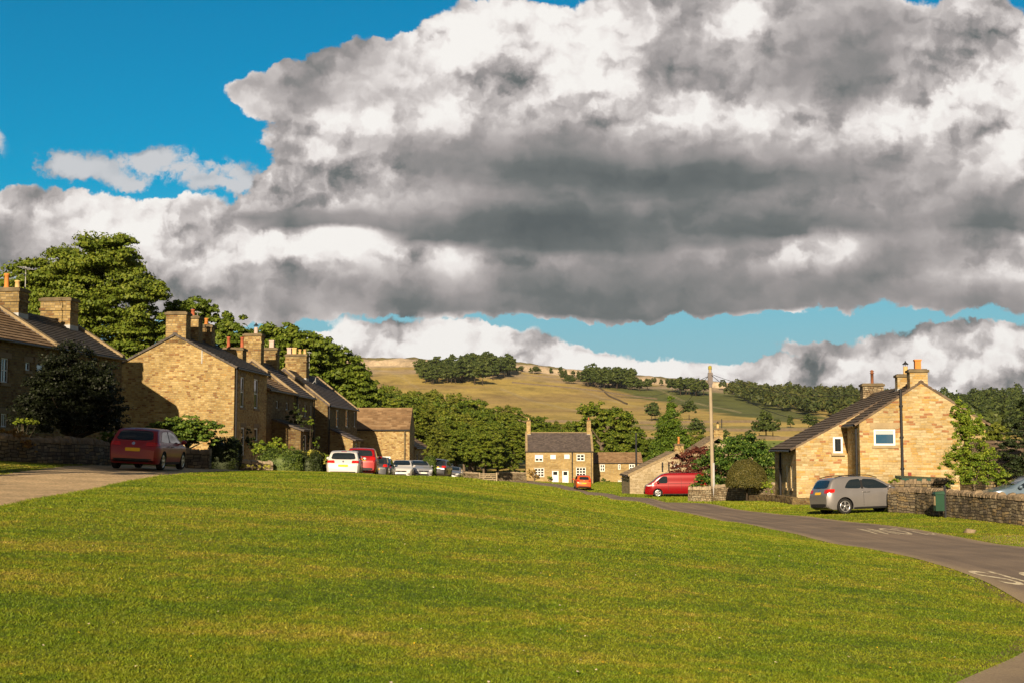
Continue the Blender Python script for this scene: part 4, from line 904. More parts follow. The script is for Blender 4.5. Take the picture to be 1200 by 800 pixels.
vb = MB(); vb.box(-.03, .0, g(1068, 555)[0], g(1064, 555)[0], g(1066, 557)[1], g(1066, 553)[1]); vb.build('air_vent', plain('red vent', (.25, .05, .03)), RH)
# wing: longer catslide part further back
Wo = Ro + uH * 3.72; DW = WR + 2.75; LW_ = 10.0; lW = Loc(Wo, rH, zgR); gw = lW.gable; eW = ZatY(524.5, 69.8, 931.6)
wwin = lW.rect(gw, 976, 511.5, 987.5, 530.5)
hW = {'back': [(1.6, 2.4, .75, 2.0, S(bars=(1, 1), t=.3, lintel=False)), (3.9, 4.7, .7, 2.0, S(t=.3, lintel=False)), (7.6, 8.3, .6, 2.2, S(t=.3, lintel=False))]}
RW = house('stone_house', 'lower catslide wing of the golden house with small white window', 'house', Wo, rH, LW_, DW, zgR, eR - .1, rz - .12, None, M_STONE_R, M_FLAGD, hW, courses=20, gutters=False, over=.3, x_over=.0, ridge_y=WR / 2, ze_back=eW, frame_m=M_WHITE, base_drop=.6)
chimney(RW, LW_ - .95, LW_ + .05, 2.5, 3.75, RR_ - .7, ZatY(449.5, 79, 1020) - zgR, [(LW_ - .5, 3.1, 'flue', plain('rusty flue', (.25, .10, .05), .8))], M_DRYL)
window(RW, (-.10, 0), (0, 1), (-1, 0), wwin, S(t=.10, lintel=False), M_WHITE)
gm = MB(); gm.path([(0, DW + .34, eW - zgR - .18), (LW_, DW + .34, eW - zgR - .18)], [.06, .06]); gm.build('gutter', M_IRON, RW)
downpipe(RW, 6.4, DW + .1, -.4, eW - zgR - .2, .07)
# --- stone roofed outhouse right of R
YO = 62.0; xo = XatY(1154, YO, 530)
out = house('outbuilding', 'low stone outhouse with mossy flag roof behind the right garden tree', 'outbuilding', (xo, YO), 0, 6.5, 5.0, -2.8, ZatY(560, YO), ZatY(519.5, YO + 2.5), None, M_DRY, M_FLAGD, {}, courses=8, gutters=False)
# ------------------------------------------------------------------ dry stone walls
def stone_wall(name, label, pts, h, th=.42, mat=None, cope=True, cope_m=None, step=.3, jit=.03, seed=1, group=None, cat='wall', zoff=0.0):
    """battered wall along a ground polyline with upright coping stones; pts are (x, y) or (x, y, height)"""
    rnd = random.Random(seed); P2 = [np.array(p[:2], float) for p in pts]; hs = [p[2] if len(p) > 2 else h for p in pts]
    seg = []
    for i in range(len(P2) - 1):
        n = max(1, int(np.linalg.norm(P2[i + 1] - P2[i]) / step))
        for j in range(n): t = j / n; seg.append((P2[i] * (1 - t) + P2[i + 1] * t, hs[i] * (1 - t) + hs[i + 1] * t))
    seg.append((P2[-1], hs[-1])); k = len(seg); c = np.mean([s[0] for s in seg], 0); z0 = h1(*c) + zoff
    root = empty(name, (c[0], c[1], z0)); tag(root, label, cat, group)
    ring = []; vs = []
    zs = H([s[0][0] for s in seg], [s[0][1] for s in seg]) + zoff
    for i, (p, hh) in enumerate(seg):
        d = seg[min(i + 1, k - 1)][0] - seg[max(i - 1, 0)][0]; d = d / np.linalg.norm(d); n = np.array([-d[1], d[0]])
        for (a, b) in ((-.55, -.35), (-.52, .33), (-.44, .66), (-.40, 1), (.40, 1), (.44, .66), (.52, .33), (.55, -.35)):
            q = p + n * (a * th + rnd.uniform(-jit, jit)) - c; zz = zs[i] - z0 + (b * hh if b > 0 else b); vs.append((q[0], q[1], zz + (rnd.uniform(-jit, jit) if b > .9 else 0)))
    fs = [(i * 8 + j, i * 8 + j + 1, i * 8 + 9 + j, i * 8 + 8 + j) for i in range(k - 1) for j in range(7)]
    mb = MB(); mb.add(vs, [f[::-1] for f in fs]); mb.add(vs[:8], [tuple(range(8))]); mb.add(vs[-8:], [tuple(range(7, -1, -1))]); mb.build('wall_face', mat or M_DRY, root)
    if cope:
        cm = MB(); L = 0
        for i in range(k - 1):
            p, hh = seg[i]; q = seg[i + 1][0]; d = q - p; l = np.linalg.norm(d); d /= l; n = np.array([-d[1], d[0]]); a = 0.0
            while a < l - .02:
                w = min(rnd.uniform(.10, .26), l - a); hc = rnd.uniform(.13, .24); tw = th * rnd.uniform(.42, .56); cc = p + d * (a + w / 2) - c; a += w + .006
                base = zs[i] + (zs[i + 1] - zs[i]) * (a / l) - z0 + hh + (seg[i + 1][1] - hh) * (a / l) - .035; lean = rnd.uniform(-.05, .05)
                prof = [(-1, 0), (-.98, .6), (-.6, 1.0), (.5, 1.05), (.95, .65), (1, 0)]; v = []
                for sgn in (-.5, .5):
                    for (x, z) in prof:
                        pp = cc + d * (sgn * w * rnd.uniform(.85, 1) + lean * z) + n * (x * tw * rnd.uniform(.9, 1.05)); v.append((pp[0], pp[1], base + z * hc * rnd.uniform(.88, 1.08)))
                f6 = [(j, j + 1, j + 7, j + 6) for j in range(5)] + [(5, 4, 3, 2, 1, 0), (6, 7, 8, 9, 10, 11)]
                cm.add(v, [t[::-1] for t in f6])
        cm.build('coping_stones', cope_m or M_COPEST, root)
    return root
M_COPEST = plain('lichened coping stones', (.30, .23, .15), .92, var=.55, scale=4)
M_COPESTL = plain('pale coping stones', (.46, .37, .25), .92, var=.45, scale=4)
def gp(px, py):   # pixel on the ground: march the ray
    d = ray(px, py); k = 4.0
    while k < 400 and d[2] * k > h1(d[0] * k, d[1] * k): k += .25
    return d[0] * k, d[1] * k
X_ = lambda px, Y: XatY(px, Y)
stone_wall('stone_wall', 'rough dry stone wall with rounded copings along the right hand verge', [(X_(1043, 56.0), 56.0), (X_(1075, 54.5), 54.5), (X_(1120, 51.0), 51.0), (X_(1165, 48.0), 48.0), (X_(1200, 46.2), 46.2), (20.3, 43)], .92, seed=2)
stone_wall('stone_wall', 'higher mossy garden wall under the green lid by the golden house', [(X_(1040, 60), 60), (X_(1108, 59), 59)], 1.25, seed=3)
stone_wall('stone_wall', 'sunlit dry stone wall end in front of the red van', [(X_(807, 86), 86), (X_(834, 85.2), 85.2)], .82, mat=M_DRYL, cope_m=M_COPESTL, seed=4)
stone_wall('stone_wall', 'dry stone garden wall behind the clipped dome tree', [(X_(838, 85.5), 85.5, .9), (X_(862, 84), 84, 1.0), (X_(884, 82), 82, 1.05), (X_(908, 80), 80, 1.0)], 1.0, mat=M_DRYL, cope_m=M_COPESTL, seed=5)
stone_wall('stone_wall', 'low stone wall at the foot of the catslide wing', [(X_(880, 77.5), 77.5, .45), (X_(909, 73), 73, .4), (X_(931, 68.5), 68.5, .4), (X_(952, 68), 68, .4)], .42, cope=False, mat=M_STONE_D, seed=6)
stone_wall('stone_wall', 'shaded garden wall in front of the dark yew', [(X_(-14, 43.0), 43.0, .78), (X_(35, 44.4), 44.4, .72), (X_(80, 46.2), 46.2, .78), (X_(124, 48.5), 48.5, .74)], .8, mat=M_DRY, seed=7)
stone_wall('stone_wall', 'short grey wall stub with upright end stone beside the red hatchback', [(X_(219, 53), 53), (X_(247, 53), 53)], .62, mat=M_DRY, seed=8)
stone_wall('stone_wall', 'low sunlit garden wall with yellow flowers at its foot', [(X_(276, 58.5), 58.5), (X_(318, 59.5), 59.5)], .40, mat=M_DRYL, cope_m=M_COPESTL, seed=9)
stone_wall('stone_wall', 'long low field wall at the edge of the wood beyond the parked cars', [(X_(520, 165), 165), (X_(561, 168), 168)], 1.2, mat=M_DRYL, cope_m=M_COPESTL, step=.8, seed=10)
stone_wall('stone_wall', 'far field wall running up to the double fronted cottage', [(X_(583, 196), 196), (X_(616, 199), 199)], 1.3, mat=M_DRYL, cope_m=M_COPESTL, step=.8, seed=11)
# wooden field gate
def gate(x0, x1, Y, h):
    z = min(h1(x0, Y), h1(x1, Y)); r = empty('field_gate', (x0, Y, z)); tag(r, 'pale wooden field gate between the wood and the far cottage', 'gate'); w = x1 - x0; M = plain('weathered timber', (.42, .34, .22), .9, var=.3)
    for xx in (0, w): m = MB(); m.box(xx - .09, xx + .09, -.09, .09, -.3, h + .15); m.build('gate_post', M, r)
    for i in range(5): m = MB(); z_ = .22 + i * (h - .25) / 4; m.box(.12, w - .12, -.03, .03, z_ - .06, z_ + .06); m.build('rail', M, r)
    m = MB(); m.path([(.15, -.045, .2), (w * .5, -.045, h)], [.045, .045], 4); m.path([(w - .15, -.045, .2), (w * .5, -.045, h)], [.045, .045], 4); m.build('brace', M, r)
gate(X_(562, 172), X_(582, 172), 172.0, 1.25)
# hill walls: thin dark lines following the slope, each a wall of its own
def hill_wall(label, pl, h=1.5):
    pts = []
    for i in range(len(pl) - 1):
        (pa, ya), (pb, yb) = pl[i], pl[i + 1]; n = 30
        for j in range(n + (i == len(pl) - 2)): t = j / n; y = ya + (yb - ya) * t; pts.append(((pa + (pb - pa) * t - 600) / F * y, y))
    pts = np.array(pts); z = H(pts[:, 0], pts[:, 1]); k = len(pts); d = np.gradient(pts, axis=0); d /= np.linalg.norm(d, axis=1)[:, None]; n = np.c_[-d[:, 1], d[:, 0]] * .45
    v = np.concatenate([np.c_[pts - n, z - .4], np.c_[pts - n * .6, z + h], np.c_[pts + n * .6, z + h], np.c_[pts + n, z - .4]]); i = np.arange(k - 1)
    f = np.concatenate([np.c_[i + a * k, i + 1 + a * k, i + 1 + (a + 1) * k, i + (a + 1) * k] for a in range(3)])
    o = np_mesh('field_wall', v, f, [M_HILLW]); tag(o, label, 'wall')
M_HILLW = plain('distant dry stone', (.17, .135, .09), .95, var=.3, scale=.5)
for lb, pl in (('field wall crossing below the two lone trees on the hill', [(640, 640), (760, 655), (880, 640), (1000, 650)]), ('lowest field wall under the green meadow', [(690, 400), (780, 398), (900, 404), (1000, 398)]),
               ('middle field wall between tan and golden meadows', [(650, 545), (780, 538), (900, 548), (1000, 540)]), ('field wall climbing the golden slope left of the bracken', [(735, 1080), (715, 1180), (700, 1300), (690, 1390)]),
               ('field wall along the foot of the rough golden slope', [(560, 780), (700, 770), (800, 762), (905, 775)]), ('short field wall dropping between two meadows', [(845, 455), (838, 500), (830, 545)]), ('field wall under the crag by the larger hill wood', [(600, 1290), (700, 1240), (770, 1180)])):
    hill_wall(lb, pl)

# ------------------------------------------------------------------ poles, wires, bin, stone
M_POLE = plain('grey weathered pole', (.40, .33, .23), .85, var=.3, scale=1.5)
def pole(label, px0, px1, pyt, pyb, Y, r=.13, dark=False, top=True, name='telegraph_pole'):
    b = P(px1, pyb, Y); t = P(px0, pyt, Y); zb = h1(b[0], Y); root = empty(name, (b[0], Y, zb)); tag(root, label, 'pole'); dx, dz = t[0] - b[0], t[2] - zb
    M = M_IRON if dark else M_POLE
    m = MB(); m.path([(0, 0, -.4), (dx * .5, 0, dz * .5), (dx, 0, dz)], [r, r * .9, r * .78], 12); m.build('pole', M, root)
    if top:
        m = MB(); m.lathe([(r * .95, 0), (r * 1.0, .02), (r * .9, .22), (0, .27)], (dx, 0, dz - .05), n=10); m.build('pole_cap', plain('mossy cap', (.30, .26, .04), .9), root)
        m = MB(); m.box(dx - .16, dx + .16, -.17, .02, dz - 1.05, dz - .28); m.box(dx - .10, dx + .12, -.14, .0, dz - 1.28, dz - 1.06); m.build('junction_box', plain('grey junction box', (.16, .14, .14), .6), root)
        m = MB(); zz = .35; m.box(-.02 + dx * .1, .10, -r - .035, -r + .02, 0.0, dz * .28); m.build('cable_guard', M_LEAD, root)
        m = MB()
        for i, z_ in enumerate(np.arange(dz * .38, dz - 1.3, .42)): s = -1 if i % 2 else 1; m.tube((dx * z_ / dz, 0, z_), (dx * z_ / dz + s * .2, -.02, z_), .011, n=4)
        m.build('climbing_steps', M_IRON, root)
    return np.array(t), root
YP = 88.0
tP, _ = pole('tall grey telegraph pole beside the road in front of the copper beech', 832, 835.6, 431.5, 581.5, YP, .135)
t2, _ = pole('slim black pole in front of the low reddish roofed cottage', 745.3, 745.8, 506.5, 551.5, 190, .16, True, False)
t3, _ = pole('short pale pole behind the low reddish roofed cottage', 731.5, 731.6, 517.5, 545, 235, .16, False, False)
t4, _ = pole('thin dark pole beside the pointed pot chimney', 845.7, 845.8, 490.5, 530, 150, .07, True, False)
def wire(label, a, b, sag):
    a = Vector(a); b = Vector(b); pts = []; 
    for i in range(21): t = i / 20; p = a.lerp(b, t); p.z -= sag * 4 * t * (1 - t); pts.append(p)
    m = MB(); m.path(pts, [.019] * 21, 4); o = m.build('overhead_wire', M_IRON); tag(o, label, 'wire', 'wires from the telegraph pole')
tt = Vector(tP) - Vector((0, 0, .35))
wire('wire running left from the pole top towards the far poles', tt, tuple(t2), 1.4)
wire('second wire running left beside the first one', tt + Vector((0, 0, -.12)), (X_(700, 230), 230, ZatY(450, 230)), 2.0)
wire('wire dropping right from the pole to the golden house wing', tt, (X_(960, 78), 78, ZatY(492, 78)), .8)
wire('wire running right from the pole to the gable chimney', tt, (X_(1010, 80), 80, ZatY(462, 80)), .6)
# green dog bin on its post
xb, yb = X_(1098.5, 52.6), 51.0; xb = X_(1098.5, yb); zb = h1(xb, yb); root = empty('litter_bin', (xb, yb, zb)); tag(root, 'green litter bin on a dark post in front of the roadside wall', 'bin')
M_GREEN = plain('green paint', (.008, .058, .028), .45, var=.2, spec=.4); s = yb / F
m = MB(); m.box(-.17, .17, -.15, .15, .28, .93); m.build('bin_body', M_GREEN, root)
m = MB(); m.add([(-.2, -.18, .93), (.2, -.18, .93), (.2, .18, .93), (-.2, .18, .93), (-.17, -.14, 1.02), (.17, -.14, 1.06), (.17, .14, 1.06), (-.17, .14, 1.02)], [(0, 1, 5, 4), (1, 2, 6, 5), (2, 3, 7, 6), (3, 0, 4, 7), (4, 5, 6, 7), (3, 2, 1, 0)]); m.build('lid', M_GREEN, root)
m = MB(); m.box(.205, .275, -.05, .03, -.2, 1.28); m.build('post', M_IRON, root)
m = MB(); m.box(.17, .207, -.03, .01, .4, .46); m.box(.17, .207, -.03, .01, .8, .86); m.build('bracket', M_IRON, root)
m = MB(); m.box(-.20, -.172, -.1, .1, .5, .85); m.build('notice_plate', M_LINTEL, root)
# long green lid behind the wall
yb2 = 61.5; x0, x1 = X_(1053.5, yb2), X_(1112, yb2); zt = ZatY(559.5, yb2); zz = ZatY(566, yb2); root = empty('storage_bunker', (x0, yb2, h1(x0, yb2))); tag(root, 'storage bunker with long dark green lid behind the garden wall', 'bunker'); w = x1 - x0; gz = h1(x0, yb2)
m = MB(); m.add([(-.05, -.5, zz - gz), (w * .72, -.5, zz - gz), (w + .05, -.5, zz - gz - .05), (w + .05, .6, zz - gz), (-.05, .6, zz - gz), (-.05, -.48, zt - gz), (w * .72, -.48, zt - gz - .02), (w + .05, -.48, zt - gz - .16), (w + .05, .6, zt - gz), (-.05, .6, zt - gz + .12)],
      [(0, 1, 6, 5), (1, 2, 7, 6), (2, 3, 8, 7), (3, 4, 9, 8), (4, 0, 5, 9), (5, 6, 7, 8, 9)]); m.build('lid', plain('dark green lid', (.012, .06, .045), .5), root)
m = MB(); m.box(.1, w - .1, -.4, .5, -.2, zz - gz - .06); m.build('bunker_side', M_DRY, root)
# boulder on the verge
def boulder(label, x, y, r, mat, seed):
    bm = bmesh.new(); bmesh.ops.create_icosphere(bm, subdivisions=3, radius=1); rn = Vector((seed, seed * 2.3, .7))
    for v in bm.verts: q = 1 + .35 * pnoise(v.co * 1.3 + rn) + .1 * pnoise(v.co * 4 + rn); v.co = Vector((v.co.x * r[0], v.co.y * r[1], v.co.z * r[2])) * q
    me = bpy.data.meshes.new('boulder'); bm.to_mesh(me); bm.free(); me.materials.append(mat)
    for p in me.polygons: p.use_smooth = True
    o = bpy.data.objects.new('boulder', me); COL.objects.link(o); o.location = (x, y, h1(x, y) + r[2] * .4); tag(o, label, 'stone')
bx_, by_ = gp(1136, 624); boulder('pale boulder marking the edge of the right hand verge', bx_, by_, (.20, .16, .10), M_COPEST, 3)
for i, (px, py, s_, lb) in enumerate(((512, 563, .0, ''),)): pass
# ------------------------------------------------------------------ vehicles
def paint(name, col, metal=.35, rough=.28):
    metal *= .55
    k = Mat(name); k.b.inputs['Coat Weight'].default_value = .3; k.b.inputs['Coat Roughness'].default_value = .06; k.b.inputs['Specular IOR Level'].default_value = .5
    n = k.noise(k.obj(), 1.6, 4, .6); c = k.mix(1.0, col, k.ramp(n, [(.3, .90), (.7, 1.0)]), 'MULTIPLY'); return k.done(c, rough, metal)
k = Mat('car glass'); k.b.inputs['Specular IOR Level'].default_value = .9; M_CGLASS = k.done((.012, .018, .022), .04)
M_TRIM = plain('black plastic trim', (.018, .018, .02), .55)
M_TYRE = plain('tyre rubber', (.02, .02, .02), .85)
k = Mat('alloy rim'); M_RIM = k.done((.55, .55, .56), .3, .8)
M_HUB = plain('dark wheel recess', (.02, .02, .022), .6)
k = Mat('red lamp glass'); k.b.inputs['Specular IOR Level'].default_value = .6; M_RLAMP = k.done((.50, .012, .008), .12)
k = Mat('orange lamp glass'); M_OLAMP = k.done((.75, .22, .02), .15)
k = Mat('clear lamp glass'); k.b.inputs['Specular IOR Level'].default_value = .9; M_HLAMP = k.done((.60, .62, .64), .08)
M_YPLATE = plain('yellow number plate', (.85, .50, .02), .4, var=.05); M_WPLATE = plain('white number plate', (.78, .78, .72), .4, var=.05)
M_CHROME = Mat('badge metal').done((.6, .6, .62), .2, .9)
def tab(x, pts): return float(np.interp(x, [p[0] for p in pts], [p[1] for p in pts]))
def smooth_tab(x, pts):
    xs = [p[0] for p in pts]; return float(np.mean([np.interp(x + d, xs, [p[1] for p in pts]) for d in (-.06, -.03, 0, .03, .06)]))
# side profile tables: x from rear bumper (0) to nose (L); z of the top line, half width, bottom
KINDS = {
 'hatch': dict(L=4.25, W=1.79, H=1.46, belt=.93, top=[(0, .62), (.02, .80), (.06, .93), (.16, 1.02), (.30, 1.20), (.46, 1.37), (.70, 1.43), (1.3, 1.46), (2.0, 1.455), (2.5, 1.40), (2.85, 1.24), (3.25, 1.00), (3.5, .93), (3.9, .83), (4.12, .72), (4.22, .60), (4.25, .48)],
    wheels=(.80, 3.40), wr=.315, side=[[(.52, 1.00), (.60, 1.03), (.92, 1.33), (1.55, 1.37), (1.52, .97), (.95, .96)], [(1.62, .97), (1.65, 1.375), (2.30, 1.345), (2.72, 1.15), (3.02, .97)]],
    rwin=[(-.66, 1.02), (.66, 1.02), (.56, 1.36), (-.56, 1.36)], wscr=[(2.42, .56), (3.12, .70)], rl=[(.44, .82), (.80, .84), (.80, .96), (.46, .97)], plate_z=(.64, .75), bump=.44),
 'suv': dict(L=4.30, W=1.80, H=1.63, belt=1.04, top=[(0, .70), (.02, .92), (.06, 1.04), (.14, 1.14), (.24, 1.32), (.38, 1.52), (.60, 1.58), (1.2, 1.62), (2.0, 1.61), (2.5, 1.54), (2.9, 1.34), (3.25, 1.12), (3.6, 1.05), (3.95, .97), (4.15, .86), (4.26, .70), (4.30, .50)],
    wheels=(.82, 3.44), wr=.345, side=[[(.86, 1.12), (1.0, 1.33), (1.18, 1.48), (1.66, 1.515), (1.66, 1.09)], [(1.76, 1.09), (1.76, 1.515), (2.36, 1.47), (2.80, 1.26), (3.06, 1.07)]],
    rwin=[(-.66, 1.13), (.66, 1.13), (.56, 1.48), (-.56, 1.48)], wscr=[(2.5, .56), (3.12, .72)], rl=[(.50, .92), (.82, .92), (.84, 1.10), (.50, 1.05)], plate_z=(.86, .97), bump=.52),
 'mpv': dict(L=3.9, W=1.68, H=1.56, belt=.98, top=[(0, .66), (.02, .86), (.05, 1.0), (.12, 1.10), (.20, 1.28), (.32, 1.46), (.55, 1.52), (1.2, 1.56), (1.9, 1.54), (2.35, 1.44), (2.75, 1.20), (3.05, 1.02), (3.4, .93), (3.7, .82), (3.84, .68), (3.9, .5)],
    wheels=(.68, 3.12), wr=.30, side=[[(.45, 1.05), (.58, 1.28), (.78, 1.42), (1.42, 1.46), (1.40, 1.02)], [(1.5, 1.02), (1.52, 1.46), (2.1, 1.42), (2.5, 1.2), (2.75, 1.02)]],
    rwin=[(-.54, 1.08), (.54, 1.08), (.48, 1.40), (-.48, 1.40)], wscr=[(2.32, .52), (2.98, .66)], rl=[(.46, .88), (.74, .88), (.74, 1.06), (.5, 1.04)], plate_z=(.66, .77), bump=.46),
 'van': dict(L=4.97, W=1.98, H=1.97, belt=1.12, top=[(0, .70), (.02, 1.25), (.05, 1.75), (.12, 1.90), (.35, 1.96), (1.5, 1.97), (3.0, 1.965), (3.45, 1.90), (3.7, 1.78), (4.05, 1.50), (4.38, 1.22), (4.6, 1.10), (4.82, 1.00), (4.92, .84), (4.97, .55)],
    wheels=(.98, 3.92), wr=.34, side=[[(3.12, 1.13), (3.14, 1.68), (3.46, 1.71), (3.72, 1.58), (3.98, 1.30), (4.00, 1.13)]],
    rwin=[(-.66, 1.22), (.66, 1.22), (.62, 1.72), (-.62, 1.72)], wscr=[(3.66, .70), (4.36, .84)], rl=[(.86, .85), (.95, .85), (.93, 1.45), (.85, 1.45)], plate_z=(.62, .74), bump=.5),
}
def make_car(kind, col_m, label, cat='car', group=None, rail=False, trim_low=True, canopy=None, name='parked_car', lw=None):
    K = KINDS[kind]; L, W, Hh, belt = K['L'], K['W'], K['H'], K['belt']; hw = W / 2
    xs = sorted(set([round(v, 3) for v in list(np.linspace(0, .3, 9)) + list(np.linspace(.3, L - .3, 40)) + list(np.linspace(L - .3, L, 9))]))
    def half(x):
        e0 = min(x / .45, 1); e1 = min((L - x) / .75, 1); return hw * (1 - .16 * (1 - e0) ** 2.2) * (1 - .26 * (1 - e1) ** 2.0)
    def prof(z, zt, x):
        gh = max(0.0, (z - belt) / (Hh - belt)); lo = max(0.0, (.5 - z) / .3)
        bul = 1 - .05 * lo * lo; tumble = .17 if kind != 'van' else .13
        w = bul * (.985 + .015 * math.cos((z - .68) * 6)) * (1 - .035 * min(1, max(0, (z - belt + .12) / .12)) if z > belt - .12 else 1) * (1 - tumble * gh)
        return w
    rings = []; zb = .20
    for x in xs:
        zt = smooth_tab(x, K['top']); h = half(x); zbx = zb + .12 * max(0, 1 - x / .25) ** 1 + .06 * max(0, 1 - (L - x) / .3); ring = [(x, 0, zbx), (x, h * .8, zbx), (x, h * .93, zbx + .02)]
        bz = min(belt, zt - .05)
        for t in np.linspace(.08, 1, 9): z = zbx + (bz - zbx) * t; ring.append((x, h * prof(z, zt, x), z))
        tz = max(zt - .055, bz + .004)
        for t in np.linspace(.17, 1, 6): z = bz + (tz - bz) * t; ring.append((x, h * prof(z, zt, x) * (1 - .03 * t ** 4), z))
        he = ring[-1][1]; r = .05
        ring += [(x, he * .965, tz + .034), (x, he * .90, zt - .006), (x, he * .6, zt + .008), (x, he * .3, zt + .015), (x, 0, zt + .018)]
        rings.append(ring)
    k_ = len(rings[0]); vs = []
    for ring in rings:
        full = ring + [(p[0], -p[1], p[2]) for p in ring[-2:0:-1]]; vs += full
    m = len(rings[0]) * 2 - 2; fs = []
    for i in range(len(rings) - 1):
        for j in range(m): fs.append((i * m + j, i * m + (j + 1) % m, (i + 1) * m + (j + 1) % m, (i + 1) * m + j))
    fs.append(tuple(range(m - 1, -1, -1))); b = (len(rings) - 1) * m; fs.append(tuple(b + j for j in range(m)))
    root = empty(name, (0, 0, 0)); tag(root, label, cat, group)
    me = bpy.data.meshes.new('body'); me.from_pydata(vs, [], fs); me.materials.append(col_m); me.materials.append(M_TRIM)
    bm = bmesh.new(); bm.from_mesh(me); bmesh.ops.recalc_face_normals(bm, faces=bm.faces); bm.to_mesh(me)
    bvh = BVHTree.FromBMesh(bm)
    body = bpy.data.objects.new('body', me); COL.objects.link(body)
    # wheel arches
    cuts = []
    for wx in K['wheels']:
        cb = MB(); R = K['wr'] + .055; cb.lathe([(0, -1.2), (R, -1.2), (R, -.62 * hw)], (wx, 0, K['wr']), 'y', n=32, smooth=False); 
        c2 = bmesh.new()
        for sgn in (-1, 1):
            r_ = bmesh.ops.create_cone(c2, cap_ends=True, segments=36, radius1=R, radius2=R, depth=.8, matrix=Matrix.Translation((wx, sgn * (hw - .22 + .4), K['wr'])) @ Matrix.Rotation(math.pi / 2, 4, 'X'))
        cm = bpy.data.meshes.new('cut'); c2.to_mesh(cm); c2.free(); cm.materials.append(M_TRIM); co = bpy.data.objects.new('cut', cm); COL.objects.link(co); cuts.append(co)
        md = body.modifiers.new('b', 'BOOLEAN'); md.operation = 'DIFFERENCE'; md.solver = 'EXACT'; md.object = co
        try: md.material_mode = 'TRANSFER'
        except Exception: pass
    dg = bpy.context.evaluated_depsgraph_get(); dg.update(); nm = bpy.data.meshes.new_from_object(body.evaluated_get(dg)); body.modifiers.clear(); body.data = nm
    for co in cuts: bpy.data.objects.remove(co)
    nm.polygons.foreach_set('use_smooth', [True] * len(nm.polygons)); nm.name = 'body'
    try: nm.set_sharp_from_angle(angle=R_(38))
    except Exception: pass
    body.parent = root
    def patch(name, pts, axis, mat, off=.006, rings_=7, parent=None, sgn=1, origin=5.0, seg=5, lbl=None):
        """polygon in a projection plane thrown onto the body; axis 'y' side view (x,z), 'r' rear view (y,z), 'f' front, 't' top (x,y)"""
        bd = []; n = len(pts)
        for i in range(n):
            a, b_ = pts[i], pts[(i + 1) % n]
            for j in range(seg): t = j / seg; bd.append((a[0] + (b_[0] - a[0]) * t, a[1] + (b_[1] - a[1]) * t))
        # round the corners
        bd = [((bd[i - 1][0] + 2 * bd[i][0] + bd[(i + 1) % len(bd)][0]) / 4, (bd[i - 1][1] + 2 * bd[i][1] + bd[(i + 1) % len(bd)][1]) / 4) for i in range(len(bd))]
        cx = sum(p[0] for p in bd) / len(bd); cy = sum(p[1] for p in bd) / len(bd); V_ = []
        def cast(u, v):
            if axis == 'y': o, d = Vector((u, sgn * origin, v)), Vector((0, -sgn, 0))
            elif axis == 'r': o, d = Vector((-origin, u, v)), Vector((1, 0, 0))
            elif axis == 'f': o, d = Vector((L + origin, u, v)), Vector((-1, 0, 0))
            else: o, d = Vector((u, v, origin)), Vector((0, 0, -1))
            h = bvh.ray_cast(o, d); 
            if h[0] is None: return None
            return h[0] + h[1] * off
        c0 = cast(cx, cy)
        if c0 is None: return None
        V_.append(c0); nb = len(bd)
        for r in range(1, rings_ + 1):
            t = r / rings_
            for (u, v) in bd:
                q = cast(cx + (u - cx) * t, cy + (v - cy) * t)
                if q is None: q = V_[-1]
                V_.append(q)
        F_ = [(0, 1 + j, 1 + (j + 1) % nb) for j in range(nb)] + [(1 + (r - 1) * nb + j, 1 + r * nb + j, 1 + r * nb + (j + 1) % nb, 1 + (r - 1) * nb + (j + 1) % nb) for r in range(1, rings_) for j in range(nb)]
        pm = bpy.data.meshes.new(name); pm.from_pydata([tuple(p) for p in V_], [], F_); pm.materials.append(mat)
        b2 = bmesh.new(); b2.from_mesh(pm); bmesh.ops.recalc_face_normals(b2, faces=b2.faces)
        f0 = b2.faces[:] ; ref = {'y': Vector((0, sgn, 0)), 'r': Vector((-1, 0, .2)), 'f': Vector((1, 0, .2)), 't': Vector((0, 0, 1))}[axis]
        if sum(f.normal.dot(ref) * f.calc_area() for f in b2.faces) < 0: bmesh.ops.reverse_faces(b2, faces=b2.faces)
        b2.to_mesh(pm); b2.free()
        for p in pm.polygons: p.use_smooth = True
        o = bpy.data.objects.new(name, pm); COL.objects.link(o); o.parent = parent or root
        return o
    for s in (1, -1):
        for pl in K['side']: patch('side_window', pl, 'y', M_CGLASS, sgn=s)
        if len(K['side']) == 2:   # black pillar strip between the windows
            xa = K['side'][0][-2][0] if kind == 'hatch' else K['side'][0][-1][0]; xb_ = K['side'][1][0][0]
            patch('door_pillar', [(xa - .01, belt + .04), (xb_ + .02, belt + .04), (xb_ + .02, belt + .42), (xa - .01, belt + .42)], 'y', M_TRIM, sgn=s, off=.004)
        patch('sill_trim', [(K['wheels'][0] + K['wr'] + .08, .215), (K['wheels'][1] - K['wr'] - .08, .215), (K['wheels'][1] - K['wr'] - .08, .30), (K['wheels'][0] + K['wr'] + .08, .30)], 'y', M_TRIM, sgn=s)
